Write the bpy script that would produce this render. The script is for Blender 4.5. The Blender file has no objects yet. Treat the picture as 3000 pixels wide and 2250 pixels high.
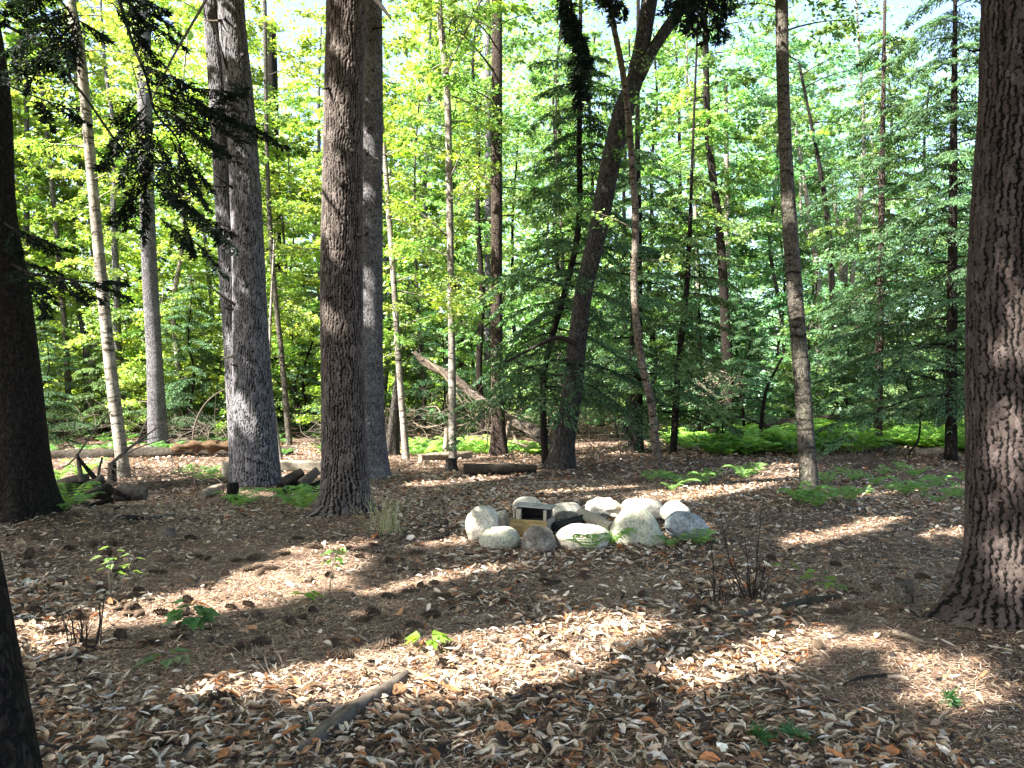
import bpy, math, random
import numpy as np
from mathutils import Vector, noise as mnoise

SC = bpy.context.scene
COL = SC.collection
rng = np.random.default_rng(7)
random.seed(7)
F = 2266.0            # focal length in photo pixels (3000 x 2250)
EYE = 1.5
PITCH = math.atan(25 / F)

# ------------------------------------------------------------------ camera maths
def at(px, py, d):
    """world point seen at photo pixel (px,py) at forward distance d"""
    v = np.array([(px - 1500) / F, 1.0, (1125 - py) / F])
    c, s = math.cos(PITCH), math.sin(PITCH)
    w = np.array([v[0], v[1] * c - v[2] * s, v[1] * s + v[2] * c])
    w = w * (d / w[1])
    return np.array([w[0], w[1], w[2] + EYE])

def ground_d(py):
    return EYE * F / max(py - 1150.0, 8.0)

def snoise(x, y, seed=0):
    """cheap smooth value noise built from sines, roughly -1..1"""
    r = np.random.default_rng(1000 + seed)
    out = 0
    for k in range(5):
        a = r.uniform(0, 6.28); f = r.uniform(0.6, 1.7); p = r.uniform(0, 6.28)
        out = out + np.sin((x * math.cos(a) + y * math.sin(a)) * f + p)
    return out / 3.0

MOUNDS = []           # (x, y, radius, height): litter heaped at the foot of trees
def gz(x, y):
    x = np.asarray(x, float); y = np.asarray(y, float)
    z = 0.028 * snoise(x * 0.9, y * 0.9, 1) + 0.010 * snoise(x * 3.1, y * 3.1, 2)
    far = np.clip(y - 20, 0, 28)
    side = np.clip((3 - x) / 10, 0.15, 1.0)
    z = z + far * 0.026 * side
    for (mx, my, r, h) in MOUNDS:
        z = z + h * np.exp(-((x - mx) ** 2 + (y - my) ** 2) / (r * r))
    return z

def gpt(px, py):
    """where the ray through a photo pixel meets the ground"""
    d = ground_d(py)
    for _ in range(6):
        p = at(px, py, d)
        zz = float(gz(p[0], p[1]))
        d = max(1.0, d * (EYE - zz) / max(EYE - p[2], 1e-3))
    p = at(px, py, d)
    p[2] = float(gz(p[0], p[1]))
    return p

# ------------------------------------------------------------------ materials
def new_mat(name):
    m = bpy.data.materials.new(name)
    m.use_nodes = True
    nt = m.node_tree
    for n in list(nt.nodes):
        nt.nodes.remove(n)
    out = nt.nodes.new('ShaderNodeOutputMaterial')
    return m, nt, out

def N(nt, typ, **kw):
    n = nt.nodes.new(typ)
    for k, v in kw.items():
        if k.startswith('_'):
            setattr(n, k[1:], v)
        else:
            n.inputs[k.replace('__', ' ')].default_value = v
    return n

def ramp(nt, stops):
    r = nt.nodes.new('ShaderNodeValToRGB')
    e = r.color_ramp.elements
    while len(e) < len(stops):
        e.new(0.5)
    for el, (p, c) in zip(e, stops):
        el.position = p
        el.color = (*c, 1) if len(c) == 3 else c
    return r

def coords(nt, scale):
    tc = nt.nodes.new('ShaderNodeTexCoord')
    mp = nt.nodes.new('ShaderNodeMapping')
    mp.inputs['Scale'].default_value = scale
    nt.links.new(tc.outputs['Object'], mp.inputs['Vector'])
    return mp.outputs['Vector']

def leaf_mat(name, trans_tint=(1.6, 1.55, 0.75), trans=0.5, gloss=0.05, rough=0.45):
    m, nt, out = new_mat(name)
    L = nt.links.new
    a = N(nt, 'ShaderNodeAttribute', _attribute_name='Col')
    d = N(nt, 'ShaderNodeBsdfDiffuse')
    t = N(nt, 'ShaderNodeBsdfTranslucent')
    g = N(nt, 'ShaderNodeBsdfGlossy', Roughness=rough)
    g.inputs['Color'].default_value = (1, 1, 1, 1)
    mul = N(nt, 'ShaderNodeMix', _data_type='RGBA', _blend_type='MULTIPLY')
    mul.inputs[0].default_value = 1
    mul.inputs[7].default_value = (*trans_tint, 1)
    mul.clamp_result = False
    L(a.outputs['Color'], mul.inputs[6])
    L(a.outputs['Color'], d.inputs['Color'])
    L(mul.outputs[2], t.inputs['Color'])
    m1 = N(nt, 'ShaderNodeMixShader', Fac=trans)
    L(d.outputs[0], m1.inputs[1]); L(t.outputs[0], m1.inputs[2])
    m2 = N(nt, 'ShaderNodeMixShader', Fac=gloss)
    L(m1.outputs[0], m2.inputs[1]); L(g.outputs[0], m2.inputs[2])
    L(m2.outputs[0], out.inputs['Surface'])
    return m

def bark_mat(name, plate, crack, moss=None, scale=(20, 20, 6), crack_w=0.12, bump=0.6,
             fine=60, bands=False, blotch=None, warm=None):
    """plated / furrowed bark: stretched voronoi cells with dark cracks"""
    m, nt, out = new_mat(name)
    L = nt.links.new
    v = coords(nt, (1, 1, 1))
    nz = N(nt, 'ShaderNodeTexNoise', Scale=9.0, Detail=3.0)
    L(v, nz.inputs['Vector'])
    add = N(nt, 'ShaderNodeMix', _data_type='VECTOR')
    add.inputs[0].default_value = 0.085
    L(v, add.inputs[4]); L(nz.outputs['Color'], add.inputs[5])
    sc = N(nt, 'ShaderNodeMapping'); sc.inputs['Scale'].default_value = scale
    L(add.outputs[1], sc.inputs['Vector'])
    vo = N(nt, 'ShaderNodeTexVoronoi', _feature='DISTANCE_TO_EDGE', Scale=1.0)
    L(sc.outputs[0], vo.inputs['Vector'])
    vc = N(nt, 'ShaderNodeTexVoronoi', _feature='F1', Scale=1.0)
    L(sc.outputs[0], vc.inputs['Vector'])
    # second, finer network of cracks, and noise that breaks and varies both
    sc2 = N(nt, 'ShaderNodeMapping'); sc2.inputs['Scale'].default_value = tuple(c * 2.1 for c in scale)
    L(add.outputs[1], sc2.inputs['Vector'])
    vo2 = N(nt, 'ShaderNodeTexVoronoi', _feature='DISTANCE_TO_EDGE', Scale=1.0)
    L(sc2.outputs[0], vo2.inputs['Vector'])
    nw = N(nt, 'ShaderNodeTexNoise', Scale=24.0, Detail=4.0, Roughness=0.7); L(v, nw.inputs['Vector'])
    d1 = N(nt, 'ShaderNodeMath', _operation='MULTIPLY_ADD'); d1.inputs[1].default_value = crack_w * 2.6
    L(nw.outputs['Fac'], d1.inputs[0]); L(vo.outputs['Distance'], d1.inputs[2])
    d2 = N(nt, 'ShaderNodeMath', _operation='MULTIPLY_ADD'); d2.inputs[1].default_value = crack_w * 3.6
    L(nw.outputs['Fac'], d2.inputs[0]); L(vo2.outputs['Distance'], d2.inputs[2])
    mn = N(nt, 'ShaderNodeMath', _operation='SMOOTH_MIN'); mn.inputs[2].default_value = 0.05
    d2o = N(nt, 'ShaderNodeMath', _operation='ADD'); d2o.inputs[1].default_value = -crack_w * 0.4
    L(d2.outputs[0], d2o.inputs[0]); L(d1.outputs[0], mn.inputs[0]); L(d2o.outputs[0], mn.inputs[1])
    cr = ramp(nt, [(crack_w * 1.0, (0, 0, 0)), (crack_w * 1.45, (0.3,) * 3), (crack_w * 2.3, (1, 1, 1))])
    L(mn.outputs[0], cr.inputs['Fac'])
    fsc = N(nt, 'ShaderNodeMapping'); fsc.inputs['Scale'].default_value = (1, 1, 0.35)
    L(v, fsc.inputs['Vector'])
    fn = N(nt, 'ShaderNodeTexNoise', Scale=fine, Detail=5.0, Roughness=0.65)
    L(fsc.outputs[0], fn.inputs['Vector'])
    big = N(nt, 'ShaderNodeTexNoise', Scale=2.3, Detail=3.0)
    L(v, big.inputs['Vector'])
    p1 = plate; p0 = tuple(c * 0.55 for c in plate); p2 = tuple(min(1, c * 1.5) for c in plate)
    pr = ramp(nt, [(0.28, p0), (0.5, p1), (0.75, p2)])
    L(fn.outputs['Fac'], pr.inputs['Fac'])
    # per-plate tone
    cellmix = N(nt, 'ShaderNodeMix', _data_type='RGBA', _blend_type='MULTIPLY')
    cellmix.inputs[0].default_value = 0.5
    sep = N(nt, 'ShaderNodeSeparateColor'); L(vc.outputs['Color'], sep.inputs[0])
    gr = ramp(nt, [(0, (0.55,) * 3), (1, (1.3,) * 3)]); L(sep.outputs[0], gr.inputs['Fac'])
    L(pr.outputs['Color'], cellmix.inputs[6]); L(gr.outputs['Color'], cellmix.inputs[7])
    base = cellmix.outputs[2]
    if blotch:
        bm = N(nt, 'ShaderNodeMix', _data_type='RGBA')
        br = ramp(nt, [(0.50, (0, 0, 0)), (0.62, (1, 1, 1))]); L(big.outputs['Fac'], br.inputs['Fac'])
        bm.inputs[7].default_value = (*blotch, 1)
        L(br.outputs['Color'], bm.inputs[0]); L(base, bm.inputs[6]); base = bm.outputs[2]
    if moss:
        gm = N(nt, 'ShaderNodeMix', _data_type='RGBA')
        gn = N(nt, 'ShaderNodeTexNoise', Scale=5.0, Detail=6.0, Roughness=0.7); L(v, gn.inputs['Vector'])
        gr2 = ramp(nt, [(0.52, (0, 0, 0)), (0.66, (0.8,) * 3)]); L(gn.outputs['Fac'], gr2.inputs['Fac'])
        gm.inputs[7].default_value = (*moss, 1)
        L(gr2.outputs['Color'], gm.inputs[0]); L(base, gm.inputs[6]); base = gm.outputs[2]
    fin = N(nt, 'ShaderNodeMix', _data_type='RGBA')
    L(cr.outputs['Color'], fin.inputs[0]); fin.inputs[6].default_value = (*crack, 1); L(base, fin.inputs[7])
    col = fin.outputs[2]
    if bands:     # horizontal dark scars of smooth bark
        bs = N(nt, 'ShaderNodeMapping'); bs.inputs['Scale'].default_value = (2.2, 2.2, 11)
        L(add.outputs[1], bs.inputs['Vector'])
        bn = N(nt, 'ShaderNodeTexNoise', Scale=1.6, Detail=5.0, Roughness=0.7); L(bs.outputs[0], bn.inputs['Vector'])
        bb = ramp(nt, [(0.52, (1, 1, 1)), (0.62, (0.16, 0.15, 0.14))]); L(bn.outputs['Fac'], bb.inputs['Fac'])
        mm = N(nt, 'ShaderNodeMix', _data_type='RGBA', _blend_type='MULTIPLY'); mm.inputs[0].default_value = 1
        L(col, mm.inputs[6]); L(bb.outputs['Color'], mm.inputs[7]); col = mm.outputs[2]
    b = N(nt, 'ShaderNodeBsdfPrincipled', Roughness=0.95)
    b.inputs['Specular IOR Level'].default_value = 0.15
    L(col, b.inputs['Base Color'])
    hm = N(nt, 'ShaderNodeMath', _operation='MULTIPLY_ADD')
    L(fn.outputs['Fac'], hm.inputs[0]); hm.inputs[1].default_value = 0.45; L(cr.outputs['Color'], hm.inputs[2])
    bp = N(nt, 'ShaderNodeBump', Strength=bump, Distance=0.03)
    L(hm.outputs[0], bp.inputs['Height']); L(bp.outputs['Normal'], b.inputs['Normal'])
    L(b.outputs[0], out.inputs['Surface'])
    return m

def simple_mat(name, c0, c1, scale=30, stretch=(1, 1, 1), rough=0.9, bump=0.3, detail=6):
    m, nt, out = new_mat(name)
    L = nt.links.new
    v = coords(nt, stretch)
    n = N(nt, 'ShaderNodeTexNoise', Scale=scale, Detail=detail, Roughness=0.7)
    L(v, n.inputs['Vector'])
    r = ramp(nt, [(0.3, c0), (0.7, c1)]); L(n.outputs['Fac'], r.inputs['Fac'])
    b = N(nt, 'ShaderNodeBsdfPrincipled', Roughness=rough)
    b.inputs['Specular IOR Level'].default_value = 0.2
    L(r.outputs['Color'], b.inputs['Base Color'])
    bp = N(nt, 'ShaderNodeBump', Strength=bump, Distance=0.02)
    L(n.outputs['Fac'], bp.inputs['Height']); L(bp.outputs['Normal'], b.inputs['Normal'])
    L(b.outputs[0], out.inputs['Surface'])
    return m

def rock_mat(name, base, dark, lichen, lich_amt=0.55):
    m, nt, out = new_mat(name)
    L = nt.links.new
    v = coords(nt, (1, 1, 1))
    n1 = N(nt, 'ShaderNodeTexNoise', Scale=5.0, Detail=8.0, Roughness=0.65); L(v, n1.inputs['Vector'])
    n2 = N(nt, 'ShaderNodeTexNoise', Scale=48.0, Detail=5.0, Roughness=0.75); L(v, n2.inputs['Vector'])
    n3 = N(nt, 'ShaderNodeTexNoise', Scale=8.0, Detail=6.0, Roughness=0.75); L(v, n3.inputs['Vector'])
    r1 = ramp(nt, [(0.32, dark), (0.6, base)]); L(n1.outputs['Fac'], r1.inputs['Fac'])
    r3 = ramp(nt, [(lich_amt - 0.05, (0, 0, 0)), (lich_amt + 0.1, (0.8,) * 3)]); L(n3.outputs['Fac'], r3.inputs['Fac'])
    mx = N(nt, 'ShaderNodeMix', _data_type='RGBA'); mx.inputs[7].default_value = (*lichen, 1)
    L(r3.outputs['Color'], mx.inputs[0]); L(r1.outputs['Color'], mx.inputs[6])
    sp = ramp(nt, [(0.36, (0.25,) * 3), (0.5, (1,) * 3), (0.68, (1.3,) * 3)]); L(n2.outputs['Fac'], sp.inputs['Fac'])
    mm = N(nt, 'ShaderNodeMix', _data_type='RGBA', _blend_type='MULTIPLY'); mm.inputs[0].default_value = 0.8
    L(mx.outputs[2], mm.inputs[6]); L(sp.outputs['Color'], mm.inputs[7])
    b = N(nt, 'ShaderNodeBsdfPrincipled', Roughness=0.85)
    b.inputs['Specular IOR Level'].default_value = 0.25
    L(mm.outputs[2], b.inputs['Base Color'])
    h = N(nt, 'ShaderNodeMath', _operation='MULTIPLY_ADD'); h.inputs[1].default_value = 0.35
    L(n2.outputs['Fac'], h.inputs[0]); L(n1.outputs['Fac'], h.inputs[2])
    bp = N(nt, 'ShaderNodeBump', Strength=0.5, Distance=0.03)
    L(h.outputs[0], bp.inputs['Height']); L(bp.outputs['Normal'], b.inputs['Normal'])
    L(b.outputs[0], out.inputs['Surface'])
    return m

def col_mat(name, rough=0.85, trans=0.0):
    """reads the per-leaf colour attribute; dry leaves"""
    m, nt, out = new_mat(name)
    L = nt.links.new
    a = N(nt, 'ShaderNodeAttribute', _attribute_name='Col')
    v = coords(nt, (1, 1, 1))
    n = N(nt, 'ShaderNodeTexNoise', Scale=60.0, Detail=3.0); L(v, n.inputs['Vector'])
    r = ramp(nt, [(0.3, (0.6,) * 3), (0.65, (1.15,) * 3)]); L(n.outputs['Fac'], r.inputs['Fac'])
    mm = N(nt, 'ShaderNodeMix', _data_type='RGBA', _blend_type='MULTIPLY'); mm.inputs[0].default_value = 1
    L(a.outputs['Color'], mm.inputs[6]); L(r.outputs['Color'], mm.inputs[7])
    b = N(nt, 'ShaderNodeBsdfPrincipled', Roughness=rough)
    b.inputs['Specular IOR Level'].default_value = 0.3
    L(mm.outputs[2], b.inputs['Base Color'])
    if trans > 0:
        t = N(nt, 'ShaderNodeBsdfTranslucent'); L(mm.outputs[2], t.inputs['Color'])
        ms = N(nt, 'ShaderNodeMixShader', Fac=trans)
        L(b.outputs[0], ms.inputs[1]); L(t.outputs[0], ms.inputs[2]); L(ms.outputs[0], out.inputs['Surface'])
    else:
        L(b.outputs[0], out.inputs['Surface'])
    return m

def ground_mat():
    m, nt, out = new_mat('needle_ground')
    L = nt.links.new
    v = coords(nt, (1, 1, 1))
    n1 = N(nt, 'ShaderNodeTexNoise', Scale=0.9, Detail=5.0, Roughness=0.6); L(v, n1.inputs['Vector'])
    n2 = N(nt, 'ShaderNodeTexNoise', Scale=40.0, Detail=8.0, Roughness=0.8); L(v, n2.inputs['Vector'])
    n3 = N(nt, 'ShaderNodeTexVoronoi', Scale=55.0); L(v, n3.inputs['Vector'])
    r1 = ramp(nt, [(0.35, (0.066, 0.048, 0.039)), (0.5, (0.135, 0.094, 0.072)), (0.65, (0.215, 0.15, 0.112))])
    L(n1.outputs['Fac'], r1.inputs['Fac'])
    r2 = ramp(nt, [(0.3, (0.3,) * 3), (0.5, (0.9,) * 3), (0.68, (2.0, 1.9, 1.7))]); L(n2.outputs['Fac'], r2.inputs['Fac'])
    mm = N(nt, 'ShaderNodeMix', _data_type='RGBA', _blend_type='MULTIPLY'); mm.inputs[0].default_value = 1
    L(r1.outputs['Color'], mm.inputs[6]); L(r2.outputs['Color'], mm.inputs[7])
    b = N(nt, 'ShaderNodeBsdfPrincipled', Roughness=1.0)
    b.inputs['Specular IOR Level'].default_value = 0.05
    L(mm.outputs[2], b.inputs['Base Color'])
    h = N(nt, 'ShaderNodeMath', _operation='MULTIPLY_ADD'); h.inputs[1].default_value = -0.5
    L(n3.outputs['Distance'], h.inputs[0]); L(n2.outputs['Fac'], h.inputs[2])
    bp = N(nt, 'ShaderNodeBump', Strength=0.9, Distance=0.03)
    L(h.outputs[0], bp.inputs['Height']); L(bp.outputs['Normal'], b.inputs['Normal'])
    L(b.outputs[0], out.inputs['Surface'])
    return m

M = {}
M['leaf'] = leaf_mat('green_leaf')
M['needle'] = leaf_mat('hemlock_needle', (1.4, 1.25, 0.7), 0.35, 0.015, 0.6)
M['fern'] = leaf_mat('fern_leaf', (1.5, 1.4, 0.55), 0.45, 0.03)
M['litter'] = col_mat('dry_leaf', 0.7, 0.18)
M['straw'] = col_mat('pine_straw', 0.8)
M['ground'] = ground_mat()
M['pine_bark'] = bark_mat('pine_bark', (0.235, 0.165, 0.135), (0.018, 0.013, 0.011), scale=(17, 17, 6.5), crack_w=0.11, bump=0.9, fine=55)
M['brown_bark'] = bark_mat('brown_furrowed_bark', (0.095, 0.07, 0.057), (0.008, 0.006, 0.005), scale=(30, 30, 5.5), crack_w=0.14, bump=0.8, fine=70)
M['grey_bark'] = bark_mat('grey_pine_bark', (0.165, 0.158, 0.166), (0.02, 0.018, 0.019), scale=(36, 36, 7), crack_w=0.13, bump=0.7, fine=60, blotch=(0.22, 0.215, 0.22))
M['pale_bark'] = bark_mat('pale_smooth_bark', (0.22, 0.195, 0.165), (0.08, 0.07, 0.06), scale=(9, 9, 5), crack_w=0.03, bump=0.25, fine=35, bands=True, blotch=(0.30, 0.28, 0.245))
M['olive_bark'] = bark_mat('mottled_olive_bark', (0.135, 0.12, 0.098), (0.014, 0.012, 0.01), moss=(0.085, 0.088, 0.055), scale=(42, 42, 9), crack_w=0.12, bump=0.6, fine=45, bands=True)
M['flaky_bark'] = bark_mat('brown_flaking_bark', (0.17, 0.135, 0.105), (0.02, 0.016, 0.013), scale=(30, 30, 14), crack_w=.12, bump=.6, fine=50, bands=True, blotch=(.26, .22, .18))
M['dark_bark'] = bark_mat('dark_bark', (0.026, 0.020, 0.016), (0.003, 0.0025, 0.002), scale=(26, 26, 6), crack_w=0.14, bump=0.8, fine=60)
M['rough_bark'] = bark_mat('rough_flaking_bark', (0.082, 0.073, 0.066), (0.007, 0.006, 0.005), moss=(0.075, 0.078, 0.05), scale=(24, 24, 5), crack_w=0.17, bump=0.9, fine=50)
M['twig'] = simple_mat('grey_twig', (0.04, 0.032, 0.026), (0.16, 0.13, 0.105), 25, (1, 1, 1))
M['dark_twig'] = simple_mat('dark_twig', (0.006, 0.005, 0.004), (0.026, 0.020, 0.016), 25)
M['dead_wood'] = simple_mat('bleached_dead_wood', (0.08, 0.06, 0.045), (0.34, 0.275, 0.205), 14, (1, 1, 1), bump=0.5)
M['log_bark'] = simple_mat('old_log_bark', (0.010, 0.009, 0.007), (0.058, 0.047, 0.034), 12, bump=0.7)
M['rot_wood'] = simple_mat('orange_rotten_wood', (0.028, 0.018, 0.011), (0.115, 0.066, 0.034), 18, (0.4, 3, 3), bump=0.6)
M['cut_wood'] = simple_mat('pale_cut_wood', (0.12, 0.105, 0.08), (0.28, 0.25, 0.195), 20, bump=0.2)
M['char'] = simple_mat('charred_wood', (0.006, 0.006, 0.006), (0.03, 0.027, 0.025), 30, bump=0.8)
M['plank'] = simple_mat('yellow_plank', (0.10, 0.07, 0.03), (0.36, 0.27, 0.12), 7, (1.2, 6, 12), bump=0.25)
M['plank_grey'] = simple_mat('weathered_plank', (0.15, 0.125, 0.09), (0.36, 0.32, 0.25), 5, (8, 8, 1.2), bump=0.25)
M['metal_lid'] = simple_mat('weathered_lid', (0.12, 0.11, 0.10), (0.40, 0.38, 0.35), 7, rough=0.6, bump=0.1)
M['stone_pale'] = rock_mat('pale_granite', (0.58, 0.53, 0.44), (0.30, 0.265, 0.20), (0.38, 0.38, 0.29), 0.56)
M['stone_green'] = rock_mat('lichen_granite', (0.43, 0.41, 0.33), (0.25, 0.235, 0.18), (0.33, 0.35, 0.24), 0.50)
M['stone_dark'] = rock_mat('dark_granite', (0.18, 0.155, 0.125), (0.065, 0.056, 0.046), (0.33, 0.33, 0.29), 0.56)
M['stone_blue'] = rock_mat('blue_grey_granite', (0.27, 0.30, 0.31), (0.11, 0.125, 0.13), (0.36, 0.38, 0.37), 0.56)
def plate_mat(name, plate, crack, fine=55):
    m, nt, out = new_mat(name)
    L = nt.links.new
    v = coords(nt, (1, 1, .5))
    a = N(nt, 'ShaderNodeAttribute', _attribute_name='Col')
    sep = N(nt, 'ShaderNodeSeparateColor'); L(a.outputs['Color'], sep.inputs[0])
    fn = N(nt, 'ShaderNodeTexNoise', Scale=fine, Detail=6.0, Roughness=0.75); L(v, fn.inputs['Vector'])
    pr = ramp(nt, [(0.3, tuple(c * .5 for c in plate)), (0.5, plate), (0.72, tuple(c * 1.6 for c in plate))]); L(fn.outputs['Fac'], pr.inputs['Fac'])
    gr = ramp(nt, [(0, (.5, .47, .46)), (.6, (1.0, 1.0, 1.0)), (1, (1.4, 1.4, 1.45))]); L(sep.outputs[1], gr.inputs['Fac'])
    mm = N(nt, 'ShaderNodeMix', _data_type='RGBA', _blend_type='MULTIPLY'); mm.inputs[0].default_value = .8
    L(pr.outputs['Color'], mm.inputs[6]); L(gr.outputs['Color'], mm.inputs[7])
    cr = ramp(nt, [(0.30, (0, 0, 0)), (0.78, (1, 1, 1))]); L(sep.outputs[0], cr.inputs['Fac'])
    fin = N(nt, 'ShaderNodeMix', _data_type='RGBA'); fin.inputs[6].default_value = (*crack, 1)
    L(cr.outputs['Color'], fin.inputs[0]); L(mm.outputs[2], fin.inputs[7])
    b = N(nt, 'ShaderNodeBsdfPrincipled', Roughness=.95); b.inputs['Specular IOR Level'].default_value = .15
    L(fin.outputs[2], b.inputs['Base Color'])
    bp = N(nt, 'ShaderNodeBump', Strength=1.0, Distance=.022); L(fn.outputs['Fac'], bp.inputs['Height'])
    L(bp.outputs['Normal'], b.inputs['Normal']); L(b.outputs[0], out.inputs['Surface'])
    return m
M['plated_pine'] = plate_mat('plated_pine_bark', (0.072, 0.056, 0.050), (0.0035, 0.003, 0.0025))
M['plated_brown'] = plate_mat('plated_brown_bark', (0.125, 0.103, 0.090), (0.006, 0.005, 0.0045), 70)
M['plated_grey'] = plate_mat('plated_grey_bark', (0.165, 0.158, 0.165), (0.016, 0.015, 0.016), 70)
M['cone'] = simple_mat('pine_cone_scale', (0.03, 0.02, 0.014), (0.13, 0.09, 0.06), 60)
M['root_bark'] = simple_mat('root_bark', (0.035, 0.028, 0.023), (0.155, 0.125, 0.10), 22, bump=0.6)

# ------------------------------------------------------------------ mesh building
class MB:
    """collects numpy vertex / face / colour blocks and links them as one mesh"""
    def __init__(s):
        s.V = []; s.Q = []; s.T = []; s.C = []; s.n = 0; s.hascol = False
    def add(s, V, F_, col=None):
        V = np.asarray(V, np.float32).reshape(-1, 3); F_ = np.asarray(F_, np.int32)
        (s.Q if F_.shape[1] == 4 else s.T).append(F_ + s.n)
        s.V.append(V); s.n += len(V)
        if col is None:
            col = np.full((len(V), 3), 0.5, np.float32)
        else:
            s.hascol = True
            col = np.broadcast_to(np.asarray(col, np.float32), (len(V), 3))
        s.C.append(col)
    def mesh(s, name, mat, smooth=True):
        me = bpy.data.meshes.new(name)
        V = np.concatenate(s.V)
        loops = []; starts = []; pos = 0; tot = []
        if s.Q:
            q = np.concatenate(s.Q); loops.append(q.ravel()); starts.append(np.arange(len(q)) * 4); tot.append(np.full(len(q), 4)); pos = q.size
        if s.T:
            t = np.concatenate(s.T); loops.append(t.ravel()); starts.append(pos + np.arange(len(t)) * 3); tot.append(np.full(len(t), 3))
        L_ = np.concatenate(loops).astype(np.int32); S_ = np.concatenate(starts).astype(np.int32)
        me.vertices.add(len(V)); me.vertices.foreach_set('co', V.ravel())
        me.loops.add(len(L_)); me.loops.foreach_set('vertex_index', L_)
        me.polygons.add(len(S_)); me.polygons.foreach_set('loop_start', S_)
        try:
            me.polygons.foreach_set('loop_total', np.concatenate(tot).astype(np.int32))
        except Exception:
            pass
        me.update(calc_edges=True)
        me.polygons.foreach_set('use_smooth', np.full(len(S_), smooth))
        if s.hascol:
            ca = me.color_attributes.new('Col', 'FLOAT_COLOR', 'POINT')
            c = np.ones((len(V), 4), np.float32); c[:, :3] = np.concatenate(s.C)
            ca.data.foreach_set('color', c.ravel())
        me.materials.append(mat)
        return me
    def build(s, name, mat, parent=None, smooth=True, loc=None):
        o = bpy.data.objects.new(name, s.mesh(name, mat, smooth))
        COL.objects.link(o)
        if parent is not None:
            o.parent = parent
        if loc is not None:
            o.location = loc
        return o

def thing(name, label, cat, loc=(0, 0, 0), group=None, rotz=0):
    o = bpy.data.objects.new(name, None)
    COL.objects.link(o)
    o.empty_display_size = 0.2
    o.location = tuple(float(v) for v in loc); o.rotation_euler = (0, 0, rotz)
    o['label'] = label; o['category'] = cat
    if group: o['group'] = group
    return o

def tag(o, label, cat, group=None, kind=None):
    if label: o['label'] = label
    if cat: o['category'] = cat
    if group: o['group'] = group
    if kind: o['kind'] = kind
    return o

def copy_tree(root, loc, rotz=0, scale=1.0, label=None, group=None):
    r = root.copy(); COL.objects.link(r)
    r.location = tuple(float(v) for v in loc); r.rotation_euler = (0, 0, rotz); r.scale = (scale,) * 3
    if label: r['label'] = label
    if group: r['group'] = group
    for ch in root.children:
        c = ch.copy(); COL.objects.link(c); c.parent = r
        for g in ch.children:
            d = g.copy(); COL.objects.link(d); d.parent = c
    return r

def smooth_path(pts, step):
    """Catmull-Rom through pts (n x k), resampled"""
    P = np.asarray(pts, float)
    P = np.vstack([2 * P[0] - P[1], P, 2 * P[-1] - P[-2]])
    out = []
    for i in range(1, len(P) - 2):
        n = max(1, int(math.ceil(np.linalg.norm(P[i + 1, :3] - P[i, :3]) / step)))
        for k in range(n):
            t = k / n
            a, b, c, d = P[i - 1], P[i], P[i + 1], P[i + 2]
            out.append(0.5 * (2 * b + (c - a) * t + (2 * a - 5 * b + 4 * c - d) * t * t + (3 * b - a - 3 * c + d) * t ** 3))
    out.append(P[-2])
    return np.array(out)

def tube(mb, pts, radii, nseg=8, noise_amp=0.0, cap=True, col=None, seed=0, ridge=0.0):
    P = np.asarray(pts, float); n = len(P)
    R = np.broadcast_to(np.asarray(radii, float), (n,))
    T = np.gradient(P, axis=0); T /= np.linalg.norm(T, axis=1, keepdims=True) + 1e-9
    ref = np.array([1.0, 0, 0]) if abs(T[0][0]) < 0.8 else np.array([0, 0, 1.0])
    A = np.empty((n, 3)); a = ref
    for i in range(n):
        a = a - T[i] * np.dot(a, T[i]); a /= np.linalg.norm(a) + 1e-9
        A[i] = a
    B = np.cross(T, A)
    ang = np.linspace(0, 2 * math.pi, nseg, endpoint=False)
    r = R[:, None] * np.ones((1, nseg))
    if noise_amp > 0:
        s_ = np.cumsum(np.r_[0, np.linalg.norm(np.diff(P, axis=0), axis=1)])
        u = ang[None, :]; w = s_[:, None]
        rr = np.random.default_rng(seed + 5)
        f = 0
        for k in range(7):
            kk = rr.integers(1, 6); f = f + np.sin(kk * u + rr.uniform(0, 6.28) + w * rr.uniform(-6, 6)) / (1 + 0.4 * kk)
        r = r * (1 + noise_amp * f * 0.5 + ridge * rr.normal(0, 1, (n, nseg)) * 0.5)
    V = P[:, None, :] + r[..., None] * (np.cos(ang)[None, :, None] * A[:, None, :] + np.sin(ang)[None, :, None] * B[:, None, :])
    idx = np.arange(n * nseg).reshape(n, nseg)
    nx = np.roll(idx, -1, axis=1)
    Fq = np.stack([idx[:-1], nx[:-1], nx[1:], idx[1:]], -1).reshape(-1, 4)
    V = V.reshape(-1, 3)
    mb.add(V, Fq, col)
    if cap:
        for ring, c in ((idx[0][::-1], P[0]), (idx[-1], P[-1])):
            k = len(V)
            VV = np.vstack([V[ring], c[None]])
            ff = np.array([[i, (i + 1) % nseg, nseg] for i in range(nseg)])
            mb.add(VV, ff, col)

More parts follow.
